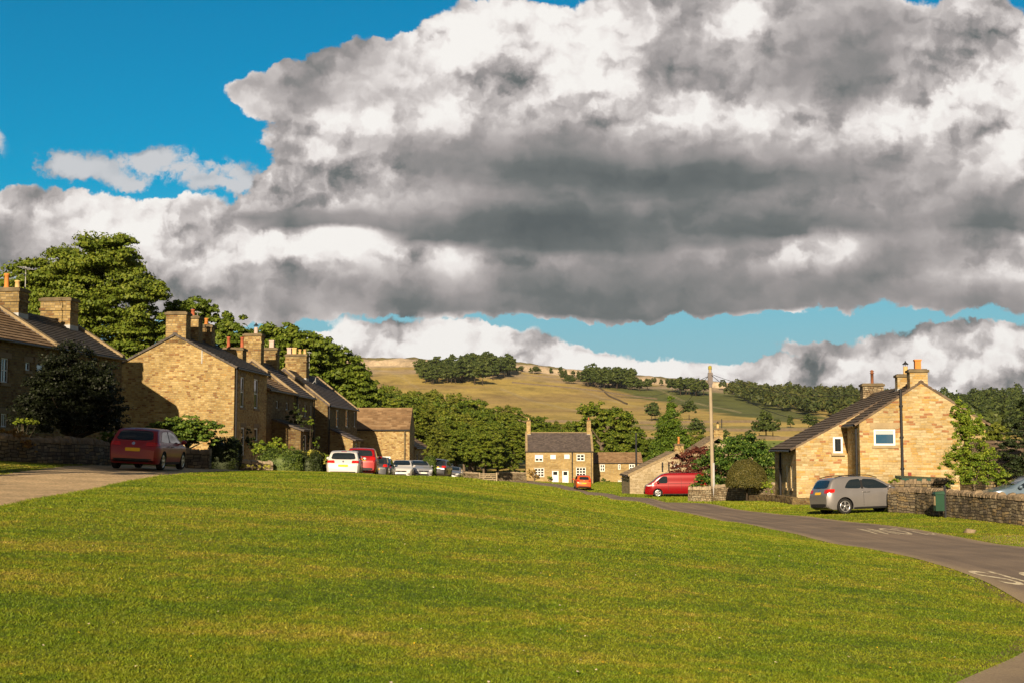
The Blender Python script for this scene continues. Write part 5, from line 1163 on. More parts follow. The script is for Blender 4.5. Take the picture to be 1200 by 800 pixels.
        if kind != 'van':
            for hx in (K['side'][0][-1][0] - (.1 if kind == 'hatch' else -.0), K['side'][1][0][0] + .08):
                hb = MB(); hx = max(hx, K['wheels'][0] + .35); yy = s * (half(hx) * prof(belt - .12, 0, hx) + .012); hb.path([(hx, yy, belt - .10), (hx + .05, yy + s * .022, belt - .10), (hx + .15, yy + s * .022, belt - .10), (hx + .2, yy, belt - .10)], [.014, .017, .017, .014], 6); hb.build('door_handle', col_m if kind != 'hatch' else M_TRIM, root)
            # door seams
            for sx_ in (K['side'][0][-1][0] + (.62 if kind == 'hatch' else .06), K['side'][1][-1][0] + .02):
                patch('door_seam', [(sx_, .34), (sx_ + .012, .34), (sx_ + .012, belt - .02), (sx_, belt - .02)], 'y', M_TRIM, sgn=s, off=.003, rings_=2)
        else:
            for sx_ in (2.0, 3.06, 4.02): patch('door_seam', [(sx_, .42), (sx_ + .016, .42), (sx_ + .016, belt - .01 if sx_ > 4 else 1.8), (sx_, belt - .01 if sx_ > 4 else 1.8)], 'y', M_TRIM, sgn=s, off=.003, rings_=3)
            patch('body_crease', [(.4, 1.13), (3.0, 1.10), (3.0, 1.125), (.4, 1.155)], 'y', M_TRIM, sgn=s, off=.002, rings_=2)
            patch('sill_stripe', [(1.5, .40), (3.4, .40), (3.4, .46), (1.5, .46)], 'y', col_m, sgn=s, off=.02)
        mr = MB(); mx = K['side'][-1][-1][0] - .12; my = s * (half(mx) + .10); bmz = belt + .09
        mr.lathe([(0, -.05), (.075, -.045), (.10, 0), (.085, .055), (0, .09)], (0, 0, 0), 'x' if False else 'y', n=12)
        mr.v = [(mx + v[1] * 1.3, my + v[0] * 1.15 * .9, bmz + v[2] * .8) for v in mr.v]; mr.box(mx - .03, mx + .04, min(s * half(mx) * .9, my), max(s * half(mx) * .9, my), belt + .0, belt + .05)
        mr.build('wing_mirror', col_m, root)
        pl = [(s * a, b_) for a, b_ in K['rl']]; patch('tail_light', pl, 'r', M_RLAMP, off=.010)
        if kind != 'van': z0, z1 = K['rl'][0][1], K['rl'][2][1]; patch('tail_light', [(.04, z0), (.34, z0 + .03), (.40, z1), (.10, z1)], 'y', M_RLAMP, sgn=s, off=.008)
        hz = tab(L - .28, K['top']) - .03
        patch('headlight', [(s * hw * .48, hz - .16), (s * hw * .80, hz - .14), (s * hw * .84, hz - .0), (s * hw * .52, hz - .06)], 'f', M_HLAMP, off=.012)
        patch('headlight', [(L - .50, hz - .12), (L - .2, hz - .14), (L - .22, hz - .05), (L - .58, hz + .0)], 'y', M_HLAMP, sgn=s, off=.012)
        patch('fog_light', [(s * hw * .55, .36), (s * hw * .75, .37), (s * hw * .75, .46), (s * hw * .55, .44)], 'f', M_TRIM, off=.008)
    patch('rear_window', K['rwin'], 'r', M_CGLASS)
    x0, x1 = K['wscr'][0][0], K['wscr'][1][0]; patch('windscreen', [(x0, -K['wscr'][0][1]), (x1, -K['wscr'][1][1]), (x1 + .06, 0), (x1, K['wscr'][1][1]), (x0, K['wscr'][0][1]), (x0 - .05, 0)], 't', M_CGLASS)
    wz = (K['rwin'][0][1])
    wp = patch('wiper', [(-.02, wz + .0), (.36, wz + .04), (.36, wz + .055), (-.02, wz + .03)], 'r', M_TRIM, off=.02, rings_=2)
    patch('bumper_trim', [(-hw * .86, .27), (hw * .86, .27), (hw * .84, K['bump'] - .05), (-hw * .84, K['bump'] - .05)], 'r', M_TRIM, off=.006)
    z0, z1 = K['plate_z']; patch('number_plate', [(-.26, z0), (.26, z0), (.26, z1), (-.26, z1)], 'r', M_YPLATE, off=.018, seg=8, rings_=3)
    patch('number_plate', [(-.26, .42), (.26, .42), (.26, .53), (-.26, .53)], 'f', M_WPLATE, off=.02, seg=8, rings_=3)
    gz = tab(L - .12, K['top']) - .06; patch('grille', [(-hw * .45, gz - .10), (hw * .45, gz - .10), (hw * .50, gz), (-hw * .50, gz)], 'f', M_TRIM, off=.010)
    patch('lower_grille', [(-hw * .5, .27), (hw * .5, .27), (hw * .46, .40), (-hw * .46, .40)], 'f', M_TRIM, off=.010)
    bz = (K['rwin'][0][1] + K['rl'][2][1]) / 2 if kind == 'van' else K['rl'][2][1] - .05
    patch('badge', [(.06 * math.cos(t), bz + .055 * math.sin(t)) for t in np.linspace(0, 5.6, 9)], 'r', M_CHROME, off=.012, rings_=2, seg=2)
    patch('badge', [(.06 * math.cos(t), gz - .05 + .055 * math.sin(t)) for t in np.linspace(0, 5.6, 9)], 'f', M_CHROME, off=.016, rings_=2, seg=2)
    hz2 = K['rwin'][2][1] + .05; patch('brake_light', [(-.15, hz2), (.15, hz2), (.15, hz2 + .025), (-.15, hz2 + .025)], 'r', M_RLAMP, off=.01, rings_=2)
    if rail:
        for s in (1, -1):
            rb_ = MB(); pts = [(x, s * half(x) * .76, tab(x, K['top']) + .035 + (.0 if i in (0, 5) else .03)) for i, x in enumerate(np.linspace(.5, 2.55, 6))]; rb_.path(pts, [.018] * 6, 6); rb_.build('roof_rail', M_TRIM, root)
    # wheels
    wt = wheel_parts(K['wr'])
    for wx in K['wheels']:
        for s in (1, -1):
            wo = wt[0].copy(); COL.objects.link(wo); wo.parent = root; wo.location = (wx, s * (hw - .115), K['wr']); wo.rotation_euler = (0, 0, 0 if s < 0 else math.pi)
            r2 = wt[1].copy(); COL.objects.link(r2); r2.parent = wo
    for b_ in (body,): pass
    bm.free()
    # recentre: origin under the middle of the car
    for ch in root.children: ch.location.x -= L / 2
    return root
_wc = {}
def wheel_parts(R):
    if R in _wc: return _wc[R]
    t = MB(); w = .105; ri = R * .69; t.lathe([(ri, -w * .82), (ri + .02, -w), (R - .03, -w), (R - .004, -w * .72), (R, -w * .3), (R, w * .3), (R - .004, w * .72), (R - .03, w), (ri, w)], (0, 0, 0), 'y', n=40); tyre = t.build('wheel', M_TYRE)
    r = MB(); r.lathe([(ri + .004, -w * .78), (ri - .018, -w * .86), (ri - .035, -w * .7), (ri - .04, -w * .1), (0, -w * .1)], (0, 0, 0), 'y', n=40, m=1)
    r.lathe([(ri + .006, -w * .80), (ri - .012, -w * .93), (ri - .034, -w * .80)], (0, 0, 0), 'y', n=40, m=0)
    r.lathe([(.06, -w * .4), (.055, -w * .86), (.0, -w * .9)], (0, 0, 0), 'y', n=16, m=0)
    for i in range(5):
        a = 2 * math.pi * i / 5 + .3
        for da in (-.13, .13):
            c, s = math.cos(a + da), math.sin(a + da); c0, s0 = math.cos(a + da * .4), math.sin(a + da * .4); n = (-s, c); q = .019
            v = [(c0 * .04 + n[0] * q * 1.2, -w * .84, s0 * .04 + n[1] * q * 1.2), (c0 * .04 - n[0] * q * 1.2, -w * .84, s0 * .04 - n[1] * q * 1.2), (c * (ri - .02) - n[0] * q, -w * .82, s * (ri - .02) - n[1] * q), (c * (ri - .02) + n[0] * q, -w * .82, s * (ri - .02) + n[1] * q)]
            v += [(x, y + .03, z) for x, y, z in v]; r.add(v, [(0, 1, 2, 3), (4, 7, 6, 5), (0, 3, 7, 4), (1, 5, 6, 2), (3, 2, 6, 7)], 0)
    rim = r.build('rim', [M_RIM, M_HUB]); rim.parent = tyre
    # templates live outside the collection
    COL.objects.unlink(tyre); COL.objects.unlink(rim); rim.parent = None
    _wc[R] = (tyre, rim); return _wc[R]
def place(root, x, y, yaw, dz=0.0):
    """yaw: heading in degrees, 0 = along +X, 90 = away from the camera; sits on the ground under its wheels"""
    a = R_(yaw); c, s = math.cos(a), math.sin(a); d = 1.3
    zf = h1(x + c * d, y + s * d); zr = h1(x - c * d, y - s * d); zl = h1(x - s * .7, y + c * .7); zr2 = h1(x + s * .7, y - c * .7)
    pitch = math.atan2(zf - zr, 2 * d); roll = math.atan2(zl - zr2, 1.4)
    root.location = (x, y, (zf + zr) / 2 + dz); root.rotation_euler = (Matrix.Rotation(a, 3, 'Z') @ Matrix.Rotation(-pitch, 3, 'Y') @ Matrix.Rotation(roll, 3, 'X')).to_euler()
GC = 'cars parked along the row of cottages'
P_RED = paint('dark red car paint', (.30, .006, .010), .0, .42); P_WHITE = paint('white car paint', (.60, .59, .58), .0, .35); P_RED2 = paint('bright red car paint', (.32, .006, .008), .2)
P_BLUE = paint('dark blue car paint', (.015, .05, .10), .4); P_SILVER = paint('silver car paint', (.36, .37, .40), .6, .3); P_SIL2 = paint('warm silver car paint', (.26, .25, .255), .75, .28)
P_ORANGE = paint('burnt orange car paint', (.66, .10, .012), .25); P_VAN = paint('red van paint', (.27, .004, .008), .3, .20); P_DARK = paint('dark grey car paint', (.03, .032, .04), .4); P_GREYB = paint('grey blue car paint', (.14, .2, .27), .5)
golf = make_car('hatch', P_RED, 'dark red hatchback parked in shade on the gravel by the garden wall'); place(golf, X_(172, 44.8) - .44, 44.8 + 1.9, 89.5)
leon = make_car('hatch', P_WHITE, 'white hatchback seen from behind, nearest of the cars below the cottages', group=GC); place(leon, X_(399, 68), 68 + 2, 94)
red2 = make_car('suv', P_RED2, 'bright red tall hatchback half hidden behind the white one', group=GC); place(red2, X_(420, 73.5), 73.5 + 2, 94)
dark = make_car('mpv', P_DARK, 'dark car wedged between the red hatchback and the blue car', group=GC); place(dark, X_(438.5, 86), 86 + 1.5, 93)
blue = make_car('mpv', P_BLUE, 'small dark blue car seen from behind left of the white barn window', group=GC); place(blue, X_(444.5, 90), 90 + 1.8, 90)
wh2 = make_car('hatch', P_WHITE, 'white hatchback facing the camera in front of the barn', group=GC); place(wh2, X_(469, 99), 99 + 1.5, -87)
sil1 = make_car('hatch', P_SILVER, 'silver hatchback facing the camera and turned a little right', group=GC); place(sil1, X_(487.5, 104), 104 + 1.5, -72)
suvd = make_car('suv', P_DARK, 'dark off-roader with yellow rear plate right of the round hedge', group=GC); place(suvd, X_(513.5, 113), 113 + 1.5, 84)
sil2 = make_car('hatch', P_SIL2, 'small silver car facing the camera at the end of the parked line', group=GC); place(sil2, X_(529.5, 128), 128 + 1.5, -93)
wvan = make_car('van', P_WHITE, 'white van mostly hidden behind the hedge and the dark off-roader', 'van', name='parked_van'); place(wvan, X_(503, 131), 133, 92)
orange = make_car('mpv', P_ORANGE, 'burnt orange car driving away on the road before the far cottage', name='car'); place(orange, X_(683.3, 138), 140, 92, .05)
asx = make_car('suv', P_SIL2, 'silver crossover parked on the verge with its nose behind the wall', rail=True); place(asx, X_(1003, 56.5) + .38, 57.0, 15)
van = make_car('van', P_VAN, 'red panel van parked across the verge with its tail behind the wall', 'van', name='parked_van'); place(van, X_(790, 106), 106, 178)
gb = make_car('hatch', P_GREYB, 'small blue grey car beside the low reddish roofed cottage'); place(gb, X_(737, 185), 186, -100)
pr = make_car('suv', P_GREYB, 'blue grey car behind the roadside wall at the right edge'); place(pr, X_(1199, 53) + .9, 54.5, 178)
# ------------------------------------------------------------------ foliage
def leaf_mat(name, a, b, c, scale=.7, trans=.25, rough=.55):
    k = Mat(name); g = k.N.new('ShaderNodeNewGeometry'); n = k.noise(k.obj(), scale, 3, .6)
    t = k.math('ADD', k.math('MULTIPLY', n, .62), k.math('MULTIPLY', g.outputs['Random Per Island'], .38))
    oi = k.N.new('ShaderNodeObjectInfo'); t = k.math('ADD', t, k.math('MULTIPLY', k.math('SUBTRACT', oi.outputs['Random'], .5), .16))
    if 'yew' not in name and 'dark' not in name and 'beech' not in name: a, b, c = [(q[0] * 1.15, q[1] * 1.30, q[2] * 1.2) for q in (a, b, c)]
    col = k.ramp(t, [(.30, a), (.5, b), (.70, c)])
    k.b.inputs['Specular IOR Level'].default_value = .25; k.put(k.b.inputs['Base Color'], col); k.b.inputs['Roughness'].default_value = rough
    tr = k.N.new('ShaderNodeBsdfTranslucent'); k.L.new(col, tr.inputs[0]); mx = k.N.new('ShaderNodeMixShader'); mx.inputs[0].default_value = trans
    k.L.new(k.b.outputs[0], mx.inputs[1]); k.L.new(tr.outputs[0], mx.inputs[2]); k.L.new(mx.outputs[0], k.N['Material Output'].inputs[0]); return k.m
L_SYC = leaf_mat('sycamore leaves', (.065, .090, .010), (.110, .140, .016), (.175, .185, .024))
L_WOOD = leaf_mat('woodland leaves', (.050, .076, .009), (.098, .125, .013), (.175, .180, .020), .35)
L_WOOD2 = leaf_mat('yellow green woodland leaves', (.080, .095, .012), (.125, .135, .018), (.19, .175, .026), .35)
L_DARK = leaf_mat('dark yew needles', (.006, .009, .003), (.010, .015, .004), (.018, .026, .007), trans=.08)
L_BRIGHT = leaf_mat('bright shrub leaves', (.075, .12, .010), (.14, .18, .016), (.26, .26, .03), 2.0)
L_GOLD = leaf_mat('golden shrub leaves', (.22, .20, .03), (.36, .31, .05), (.50, .42, .10), 2.5)
L_CON = leaf_mat('leylandii foliage', (.050, .085, .010), (.085, .125, .014), (.14, .175, .02), 1.2)
L_DCON = leaf_mat('dark conifer needles', (.018, .032, .012), (.032, .050, .016), (.055, .075, .022), 1.2)
L_BEECH = leaf_mat('copper beech leaves', (.075, .022, .016), (.14, .040, .026), (.22, .08, .05), 1.5)
L_TOPI = leaf_mat('clipped yew foliage', (.050, .052, .012), (.085, .080, .018), (.14, .12, .028), 2.0, trans=.1)
L_LAUR = leaf_mat('laurel leaves', (.030, .062, .010), (.060, .105, .014), (.24, .28, .05), 1.6)
L_FAR = leaf_mat('distant wood leaves', (.040, .056, .014), (.062, .078, .018), (.10, .11, .026), .08)
L_FARC = leaf_mat('distant conifer wood', (.034, .046, .014), (.055, .066, .018), (.10, .095, .026), .02)
L_RUST = leaf_mat('rusty shrub leaves', (.14, .055, .02), (.24, .12, .03), (.36, .22, .05), 2.0)
M_BARK = plain('bark', (.17, .13, .09), .9, var=.4, scale=2)
M_BARKD = plain('dark bark', (.06, .045, .03), .9, var=.4, scale=2)
def crown_arrays(seed, blobs, n_clump, per, leaf, squash=1.0, fill=.45, clump_r=.22, up=.35, rag=.25):
    """leaf quads in clumps spread over and through a set of ellipsoid lobes ((x,y,z),(rx,ry,rz))"""
    r = np.random.RandomState(seed); wts = np.array([b[1][0] * b[1][2] for b in blobs]); wts = wts / wts.sum(); V_ = []
    idx = r.choice(len(blobs), n_clump, p=wts); bc = np.array([b[0] for b in blobs]); br = np.array([b[1] for b in blobs])
    d = r.normal(size=(n_clump, 3)); d /= np.linalg.norm(d, axis=1)[:, None]; d[:, 2] = np.where(d[:, 2] < -.55, -d[:, 2] * .5, d[:, 2])
    rad = np.where(r.rand(n_clump) < fill, r.uniform(.35, .8, n_clump), r.uniform(.82, 1.0 + rag * .5, n_clump))
    C = bc[idx] + d * rad[:, None] * br[idx]
    cr = clump_r * br[idx].mean(1) * r.uniform(.6, 1.35, n_clump)
    n = n_clump * per; ci = np.repeat(np.arange(n_clump), per)
    q = r.normal(size=(n, 3)); q /= np.linalg.norm(q, axis=1)[:, None]; q[:, 2] = np.abs(q[:, 2]) * .75 + q[:, 2] * .25
    rr = r.rand(n) ** .45
    pos = C[ci] + q * (cr[ci] * rr)[:, None] * np.array([1, 1, squash])
    nrm = q + .55 * r.normal(size=(n, 3)) + np.array([0, 0, up]) ; nrm /= np.linalg.norm(nrm, axis=1)[:, None]
    t = np.cross(nrm, r.normal(size=(n, 3))); t /= np.linalg.norm(t, axis=1)[:, None]; b = np.cross(nrm, t)
    s = (leaf * r.uniform(.6, 1.35, n))[:, None]
    v = np.stack([pos - t * s, pos - b * s * .62 + t * s * .1, pos + t * s, pos + b * s * .62 + t * s * .1], 1).reshape(-1, 3)
    f = np.arange(n * 4).reshape(-1, 4)
    return v, f, C
def trunk_mb(h, r, tips, lean=(0, 0), seed=0, forks=True):
    rnd = random.Random(seed); mb = MB(); fork = h
    mb.path([(0, 0, -.5), (0, 0, .15), (lean[0] * .3, lean[1] * .3, fork * .5), (lean[0], lean[1], fork), (lean[0] * 1.3, lean[1] * 1.3, fork * 1.5)], [r * 1.6, r * 1.15, r * .9, r * .75, r * .4], 9)
    for tp in tips:
        b = np.array([lean[0], lean[1], fork * rnd.uniform(.75, 1.15)]); tp = np.array(tp); m = b * .45 + tp * .55 + np.array([rnd.uniform(-.3, .3), rnd.uniform(-.3, .3), .3]) * h * .12
        mb.path([b, m, tp], [r * .42, r * .25, r * .08], 6)
    return mb
def tree_proto(name, seed, blobs, n_clump, per, leaf, mat, th, tr, bark=None, ntips=8, **kw):
    v, f, C = crown_arrays(seed, blobs, n_clump, per, leaf, **kw)
    root = empty(name); cr = np_mesh('crown', v, f, [mat], root)
    rnd = random.Random(seed); sel = rnd.sample(range(len(C)), min(ntips, len(C))); trunk_mb(th, tr, [C[i] * .92 for i in sel], seed=seed).build('trunk', bark or M_BARK, root)
    return root
def copy_tree(o, parent=None):
    c = o.copy(); COL.objects.link(c); c.parent = parent
    for ch in o.children: copy_tree(ch, c)
    return c
_used = set()
def put_tree(proto, x, y, label, group=None, sc_=1.0, sz=None, rz=None, cat='tree', dz=0.0):
    if proto.name in _used: o = copy_tree(proto)
    else: o = proto; _used.add(proto.name)
    o.location = (x, y, h1(x, y) + dz); o.scale = (sc_, sc_, sz or sc_); o.rotation_euler = (0, 0, rz if rz is not None else random.Random(int(x * 97 + y * 13)).uniform(0, 6.28))
    for k_ in ('group',):
        if k_ in o: del o[k_]
    return tag(o, label, cat, group)
# the great sycamore behind the left cottages (px 0-200, top 275)
Ys = 88.0; m_ = Ys / F; cx = X_(100, Ys); g0 = h1(cx, Ys)
def lobes(pxs, Y, cx, g0): return [((X_(px, Y) - cx, dy, ZatY(py, Y, px) - g0), (rx * Y / F, ry * Y / F * 1.0, rz * Y / F)) for (px, py, rx, ry, rz, dy) in pxs]
bl = lobes([(118, 325, 46, 46, 46, 0), (70, 335, 46, 40, 44, .5), (28, 345, 40, 40, 40, 1), (150, 362, 40, 40, 36, -.6), (95, 385, 60, 50, 44, -1), (40, 392, 45, 45, 40, 0), (165, 400, 32, 36, 34, 0), (130, 300, 26, 26, 22, 0), (170, 345, 22, 22, 22, 0), (0, 360, 34, 34, 34, 1), (50, 430, 60, 50, 30, 0), (140, 425, 50, 45, 26, 0)], Ys, cx, g0)
syc = tree_proto('sycamore_tree', 3, bl, 1000, 175, .115, L_SYC, 3.5, .55, ntips=14, fill=.45, clump_r=.30, squash=.8, rag=.15)
syc.location = (cx, Ys, g0); tag(syc, 'great rounded sycamore towering behind the left hand cottages', 'tree')
def bespoke(name, label, Y, pxc, pxs, n, per, leaf, mat, th, tr, seed, cat='tree', group=None, bark=None, **kw):
    cx = X_(pxc, Y); g = h1(cx, Y); o = tree_proto(name, seed, lobes(pxs, Y, cx, g), n, per, leaf, mat, th, tr, bark, **kw); o.location = (cx, Y, g); return tag(o, label, cat, group)
GT = 'trees behind the row of cottages'
bespoke('ash_tree', 'light green tree rising behind the chimneys of the gabled cottage', 98, 245, [(215, 375, 26, 26, 24, 0), (248, 385, 24, 24, 24, 0), (276, 388, 16, 18, 14, 0), (238, 366, 14, 14, 12, 0), (270, 410, 28, 30, 28, 0), (215, 405, 34, 34, 30, 0)], 330, 75, .15, L_SYC, 3, .3, 7, group=GT, fill=.3, clump_r=.26)
bespoke('sycamore_tree', 'rounded tree filling the gap above the middle chimneys', 125, 335, [(325, 402, 34, 34, 20, 0), (300, 418, 30, 30, 26, 0), (350, 415, 34, 34, 24, 0), (320, 440, 50, 45, 34, 0)], 420, 90, .18, L_SYC, 4, .4, 9, group=GT, fill=.35, clump_r=.28, squash=.75)
bespoke('sycamore_tree', 'broad lit tree stepping down beyond the last cottage roof', 128, 390, [(368, 420, 32, 32, 22, 0), (392, 437, 34, 34, 26, 0), (412, 458, 26, 28, 28, 0), (375, 455, 40, 40, 34, 0), (425, 485, 24, 30, 34, 0), (395, 485, 40, 40, 30, 0)], 600, 90, .18, L_SYC, 4, .4, 10, group=GT, fill=.35, clump_r=.28, squash=.75)
# woodland: individual trees of five builds
def W(seed, n, per, leaf, mat, blobs, th=3.2, tr=.28, **kw): return tree_proto('woodland_tree', seed, blobs, int(n * 1.7), int(per * 1.6), leaf * .74, mat, th, tr, ntips=5, **kw)
round_ = [((0, 0, 7.6), (3.4, 3.4, 3.6)), ((1.8, .5, 6.0), (2.6, 2.4, 2.5)), ((-1.9, -.3, 5.8), (2.5, 2.5, 2.6)), ((.3, -1.8, 5.2), (2.6, 2.2, 2.6)), ((0, 1.6, 4.2), (3.2, 2.6, 2.4))]
tall_ = [((0, 0, 9.5), (2.4, 2.4, 3.4)), ((.8, .3, 7.0), (2.7, 2.5, 3.0)), ((-.9, -.5, 5.2), (2.8, 2.6, 2.8)), ((.4, .2, 3.4), (2.9, 2.7, 2.2))]
wide_ = [((0, 0, 6.2), (4.0, 3.6, 2.8)), ((2.6, 0, 5.0), (2.8, 2.6, 2.3)), ((-2.6, .4, 4.8), (2.8, 2.8, 2.4)), ((0, -1.5, 3.6), (3.8, 2.6, 2.2))]
WP = [W(21, 170, 62, .24, L_WOOD, round_), W(22, 170, 62, .23, L_WOOD2, tall_), W(23, 180, 60, .25, L_WOOD, wide_), W(24, 170, 60, .22, L_WOOD, tall_), W(25, 170, 60, .24, L_WOOD2, round_)]
rn = random.Random(77)
kinds_w = ['dense round', 'tall pale', 'wide spreading', 'tall dark green', 'pale round']
tops = [(420, 446), (440, 449), (470, 451), (490, 454), (520, 457), (550, 465), (586, 473), (610, 479), (640, 487), (664, 493), (690, 497), (705, 500)]
def wood_label(ki, px): 
    a = ['behind the barn', 'right of the barn annexe', 'above the field gate', 'left of the double fronted cottage', 'behind the double fronted cottage']
    return kinds_w[ki] + ' woodland tree ' + a[min(4, max(0, int((px - 425) / 55)))]
for rowi, (Y0, px0, px1, step, drop) in enumerate(((172, 492, 515, 17, 34), (195, 508, 578, 15, 30), (222, 505, 598, 15, 20), (240, 440, 625, 17, 12), (270, 425, 690, 17, 4), (305, 415, 710, 17, -1), (150, 425, 500, 17, 14))):
    px = px0
    while px < px1:
        Y = Y0 + rn.uniform(-8, 8); q = px + rn.uniform(-4, 4); x = X_(q, Y); ki = rn.randrange(5); g = h1(x, Y)
        ty = np.interp(q, [t[0] for t in tops], [t[1] for t in tops]) + drop + rn.uniform(0, 9)
        hgt = ZatY(ty, Y, q) - g; s_ = hgt / (12.9, 12.9, 9.4, 12.9, 11.2)[ki] if ki in (1, 3) else hgt / (11.4, 0, 9.2, 0, 11.4)[ki]
        s_ = max(.35, s_); put_tree(WP[ki], x, Y, wood_label(ki, q), 'trees of the wood below the hill', min(s_, 1.35) * rn.uniform(.9, 1.1), s_); px += step * rn.uniform(.8, 1.2)
# trees right of cottage E
bespoke('ash_tree', 'large airy tree with bare pale limbs right of the double fronted cottage', 236, 705, [(700, 490, 24, 24, 18, 0), (722, 503, 26, 24, 20, 0), (685, 500, 18, 20, 16, 0), (738, 516, 20, 20, 16, 0), (700, 515, 26, 20, 12, 0)], 230, 55, .26, L_WOOD, 5.5, .45, 31, fill=.3, ntips=16, clump_r=.24)
put_tree(WP[2], X_(738, 232), 232, 'spreading tree behind the low reddish roofed cottage', 'trees round the far cottages', .95, 1.0)
put_tree(WP[0], X_(757, 226), 226, 'dark round tree between the low cottage and the cypress', 'trees round the far cottages', .8, .75)
put_tree(WP[4], X_(812, 190), 190, 'round tree right of the tall cypress', 'trees round the far cottages', .7, .72)
put_tree(WP[3], X_(826, 200), 200, 'second round tree right of the tall cypress', 'trees round the far cottages', .62, .55)
put_tree(WP[2], X_(672, 262), 262, 'dark tree behind the right chimney of the double fronted cottage', 'trees round the far cottages', .9, 1.05)
# leylandii
def cone_blobs(h, r, n=7): return [((0.1 * math.sin(i * 2.1) * r, .1 * math.cos(i * 1.7) * r, h * (.10 + .84 * i / (n - 1))), (r * (1 - .80 * (i / (n - 1)) ** 1.3), r * (1 - .80 * (i / (n - 1)) ** 1.3), h * .14)) for i in range(n)]
YL = 160.0; gL = h1(X_(786, YL), YL); hL = ZatY(474, YL, 786) - gL; cyp = tree_proto('cypress_tree', 41, cone_blobs(hL, 2.9, 8), 800, 60, .12, L_CON, 1.5, .2, squash=1.5, fill=.35, clump_r=.42); cyp.location = (X_(786, YL), YL, gL); tag(cyp, 'bright green pointed cypress standing against the hillside', 'tree')
# big laurel, copper beech, dome tree
bespoke('laurel_bush', 'large glossy laurel beside the golden house', 94, 868, [(868, 540, 36, 30, 28, 0), (845, 552, 28, 26, 26, 0), (892, 550, 24, 26, 26, 0), (872, 525, 24, 24, 14, 0), (830, 572, 22, 20, 14, 0)], 260, 70, .085, L_LAUR, 1.5, .12, 43, 'bush', fill=.3, clump_r=.3)
bespoke('copper_beech', 'copper coloured beech behind the red van', 111, 818, [(815, 545, 24, 18, 18, 0), (836, 553, 18, 16, 22, 0), (800, 560, 18, 16, 14, 0), (822, 570, 26, 20, 16, 0), (820, 531, 13, 10, 9, 0), (845, 570, 12, 12, 14, 0)], 300, 50, .085, L_BEECH, 1.5, .1, 44, fill=.3, clump_r=.33, bark=M_BARKD)
YT = 81.0; gT = h1(X_(874, YT), YT); root = empty('topiary_tree', (X_(874, YT), YT, gT)); tag(root, 'clipped mushroom shaped yew on a thin trunk by the garden wall', 'tree')
r_ = np.random.RandomState(9); n = 26000; rx = 24 * YT / F; zt = ZatY(538, YT, 874) - gT; zb_ = ZatY(566, YT, 874) - gT
d = r_.normal(size=(n, 3)); d /= np.linalg.norm(d, axis=1)[:, None]; d[:, 2] = np.abs(d[:, 2]); under = r_.rand(n) < .16; rad = r_.uniform(.93, 1.02, n) + .02 * np.sin(d[:, 0] * 9) ; pos = d * rad[:, None] * np.array([rx, rx, zt - zb_]) + np.array([0, 0, zb_])
pos[under, 2] = zb_ + r_.uniform(-.12, .05, under.sum()); pos[under, :2] *= r_.uniform(.2, 1, under.sum())[:, None]
droop = np.clip(1 - d[:, 2] * 2, 0, 1); pos[:, 2] -= droop * .25 * r_.rand(n)
nr = d + .6 * r_.normal(size=(n, 3)); nr /= np.linalg.norm(nr, axis=1)[:, None]; t = np.cross(nr, r_.normal(size=(n, 3))); t /= np.linalg.norm(t, axis=1)[:, None]; b = np.cross(nr, t); s = .035
v = np.stack([pos - t * s, pos - b * s, pos + t * s, pos + b * s], 1).reshape(-1, 3); np_mesh('crown', v, np.arange(n * 4).reshape(-1, 4), [L_TOPI], root)
core = MB(); core.lathe([(0, zb_), (rx * .88, zb_ + .02), (rx * .84, zb_ + (zt - zb_) * .35), (rx * .6, zb_ + (zt - zb_) * .68), (rx * .3, zb_ + (zt - zb_) * .85), (0, zb_ + (zt - zb_) * .9)], n=20); core.build('inner_branches', M_BARKD, root)
m = MB(); m.path([(0, 0, -.3), (.03, 0, zb_ * .5), (0, 0, zb_ + .4)], [.07, .06, .06], 8); m.build('trunk', M_BARKD, root)
# garden tree on the right with thin upright growth
bespoke('garden_tree', 'loose feathery garden tree in front of the golden gable', 55.5, 1140, [(1130, 498, 10, 10, 24, 0), (1138, 515, 15, 14, 24, 0), (1126, 540, 15, 14, 20, 0), (1146, 545, 18, 16, 22, 0), (1136, 563, 24, 20, 12, 0), (1121, 484, 5, 6, 13, 0), (1147, 500, 7, 8, 16, 0), (1166, 562, 13, 13, 12, 0), (1112, 548, 9, 10, 12, 0)], 520, 44, .042, L_BRIGHT, 1.0, .06, 46, fill=.25, clump_r=.26, squash=1.3, rag=.6, up=.1)
bespoke('conifer_tree', 'dark conifer with drooping branches at the right edge', 60, 1200, [(1204, 475, 10, 10, 16, 0), (1200, 500, 18, 18, 18, 0), (1196, 528, 22, 20, 18, 0), (1204, 550, 26, 24, 16, 0), (1192, 545, 14, 14, 12, 0)], 260, 40, .055, L_DCON, 1.0, .12, 47, fill=.35, clump_r=.3, squash=.6, rag=.5)
bespoke('woodland_tree', 'pale green tree beyond the outhouse at right', 95, 1165, [(1160, 520, 16, 16, 16, 0), (1172, 508, 12, 12, 12, 0), (1180, 530, 14, 14, 14, 0), (1158, 540, 14, 14, 12, 0)], 130, 45, .12, L_WOOD2, 2, .15, 48, fill=.3)
bespoke('shrub', 'yellow green shrub at the corner of the catslide wing', 76, 899, [(899, 572, 6, 6, 10, 0)], 30, 30, .05, L_BRIGHT, .3, .03, 49, 'bush', fill=.3)
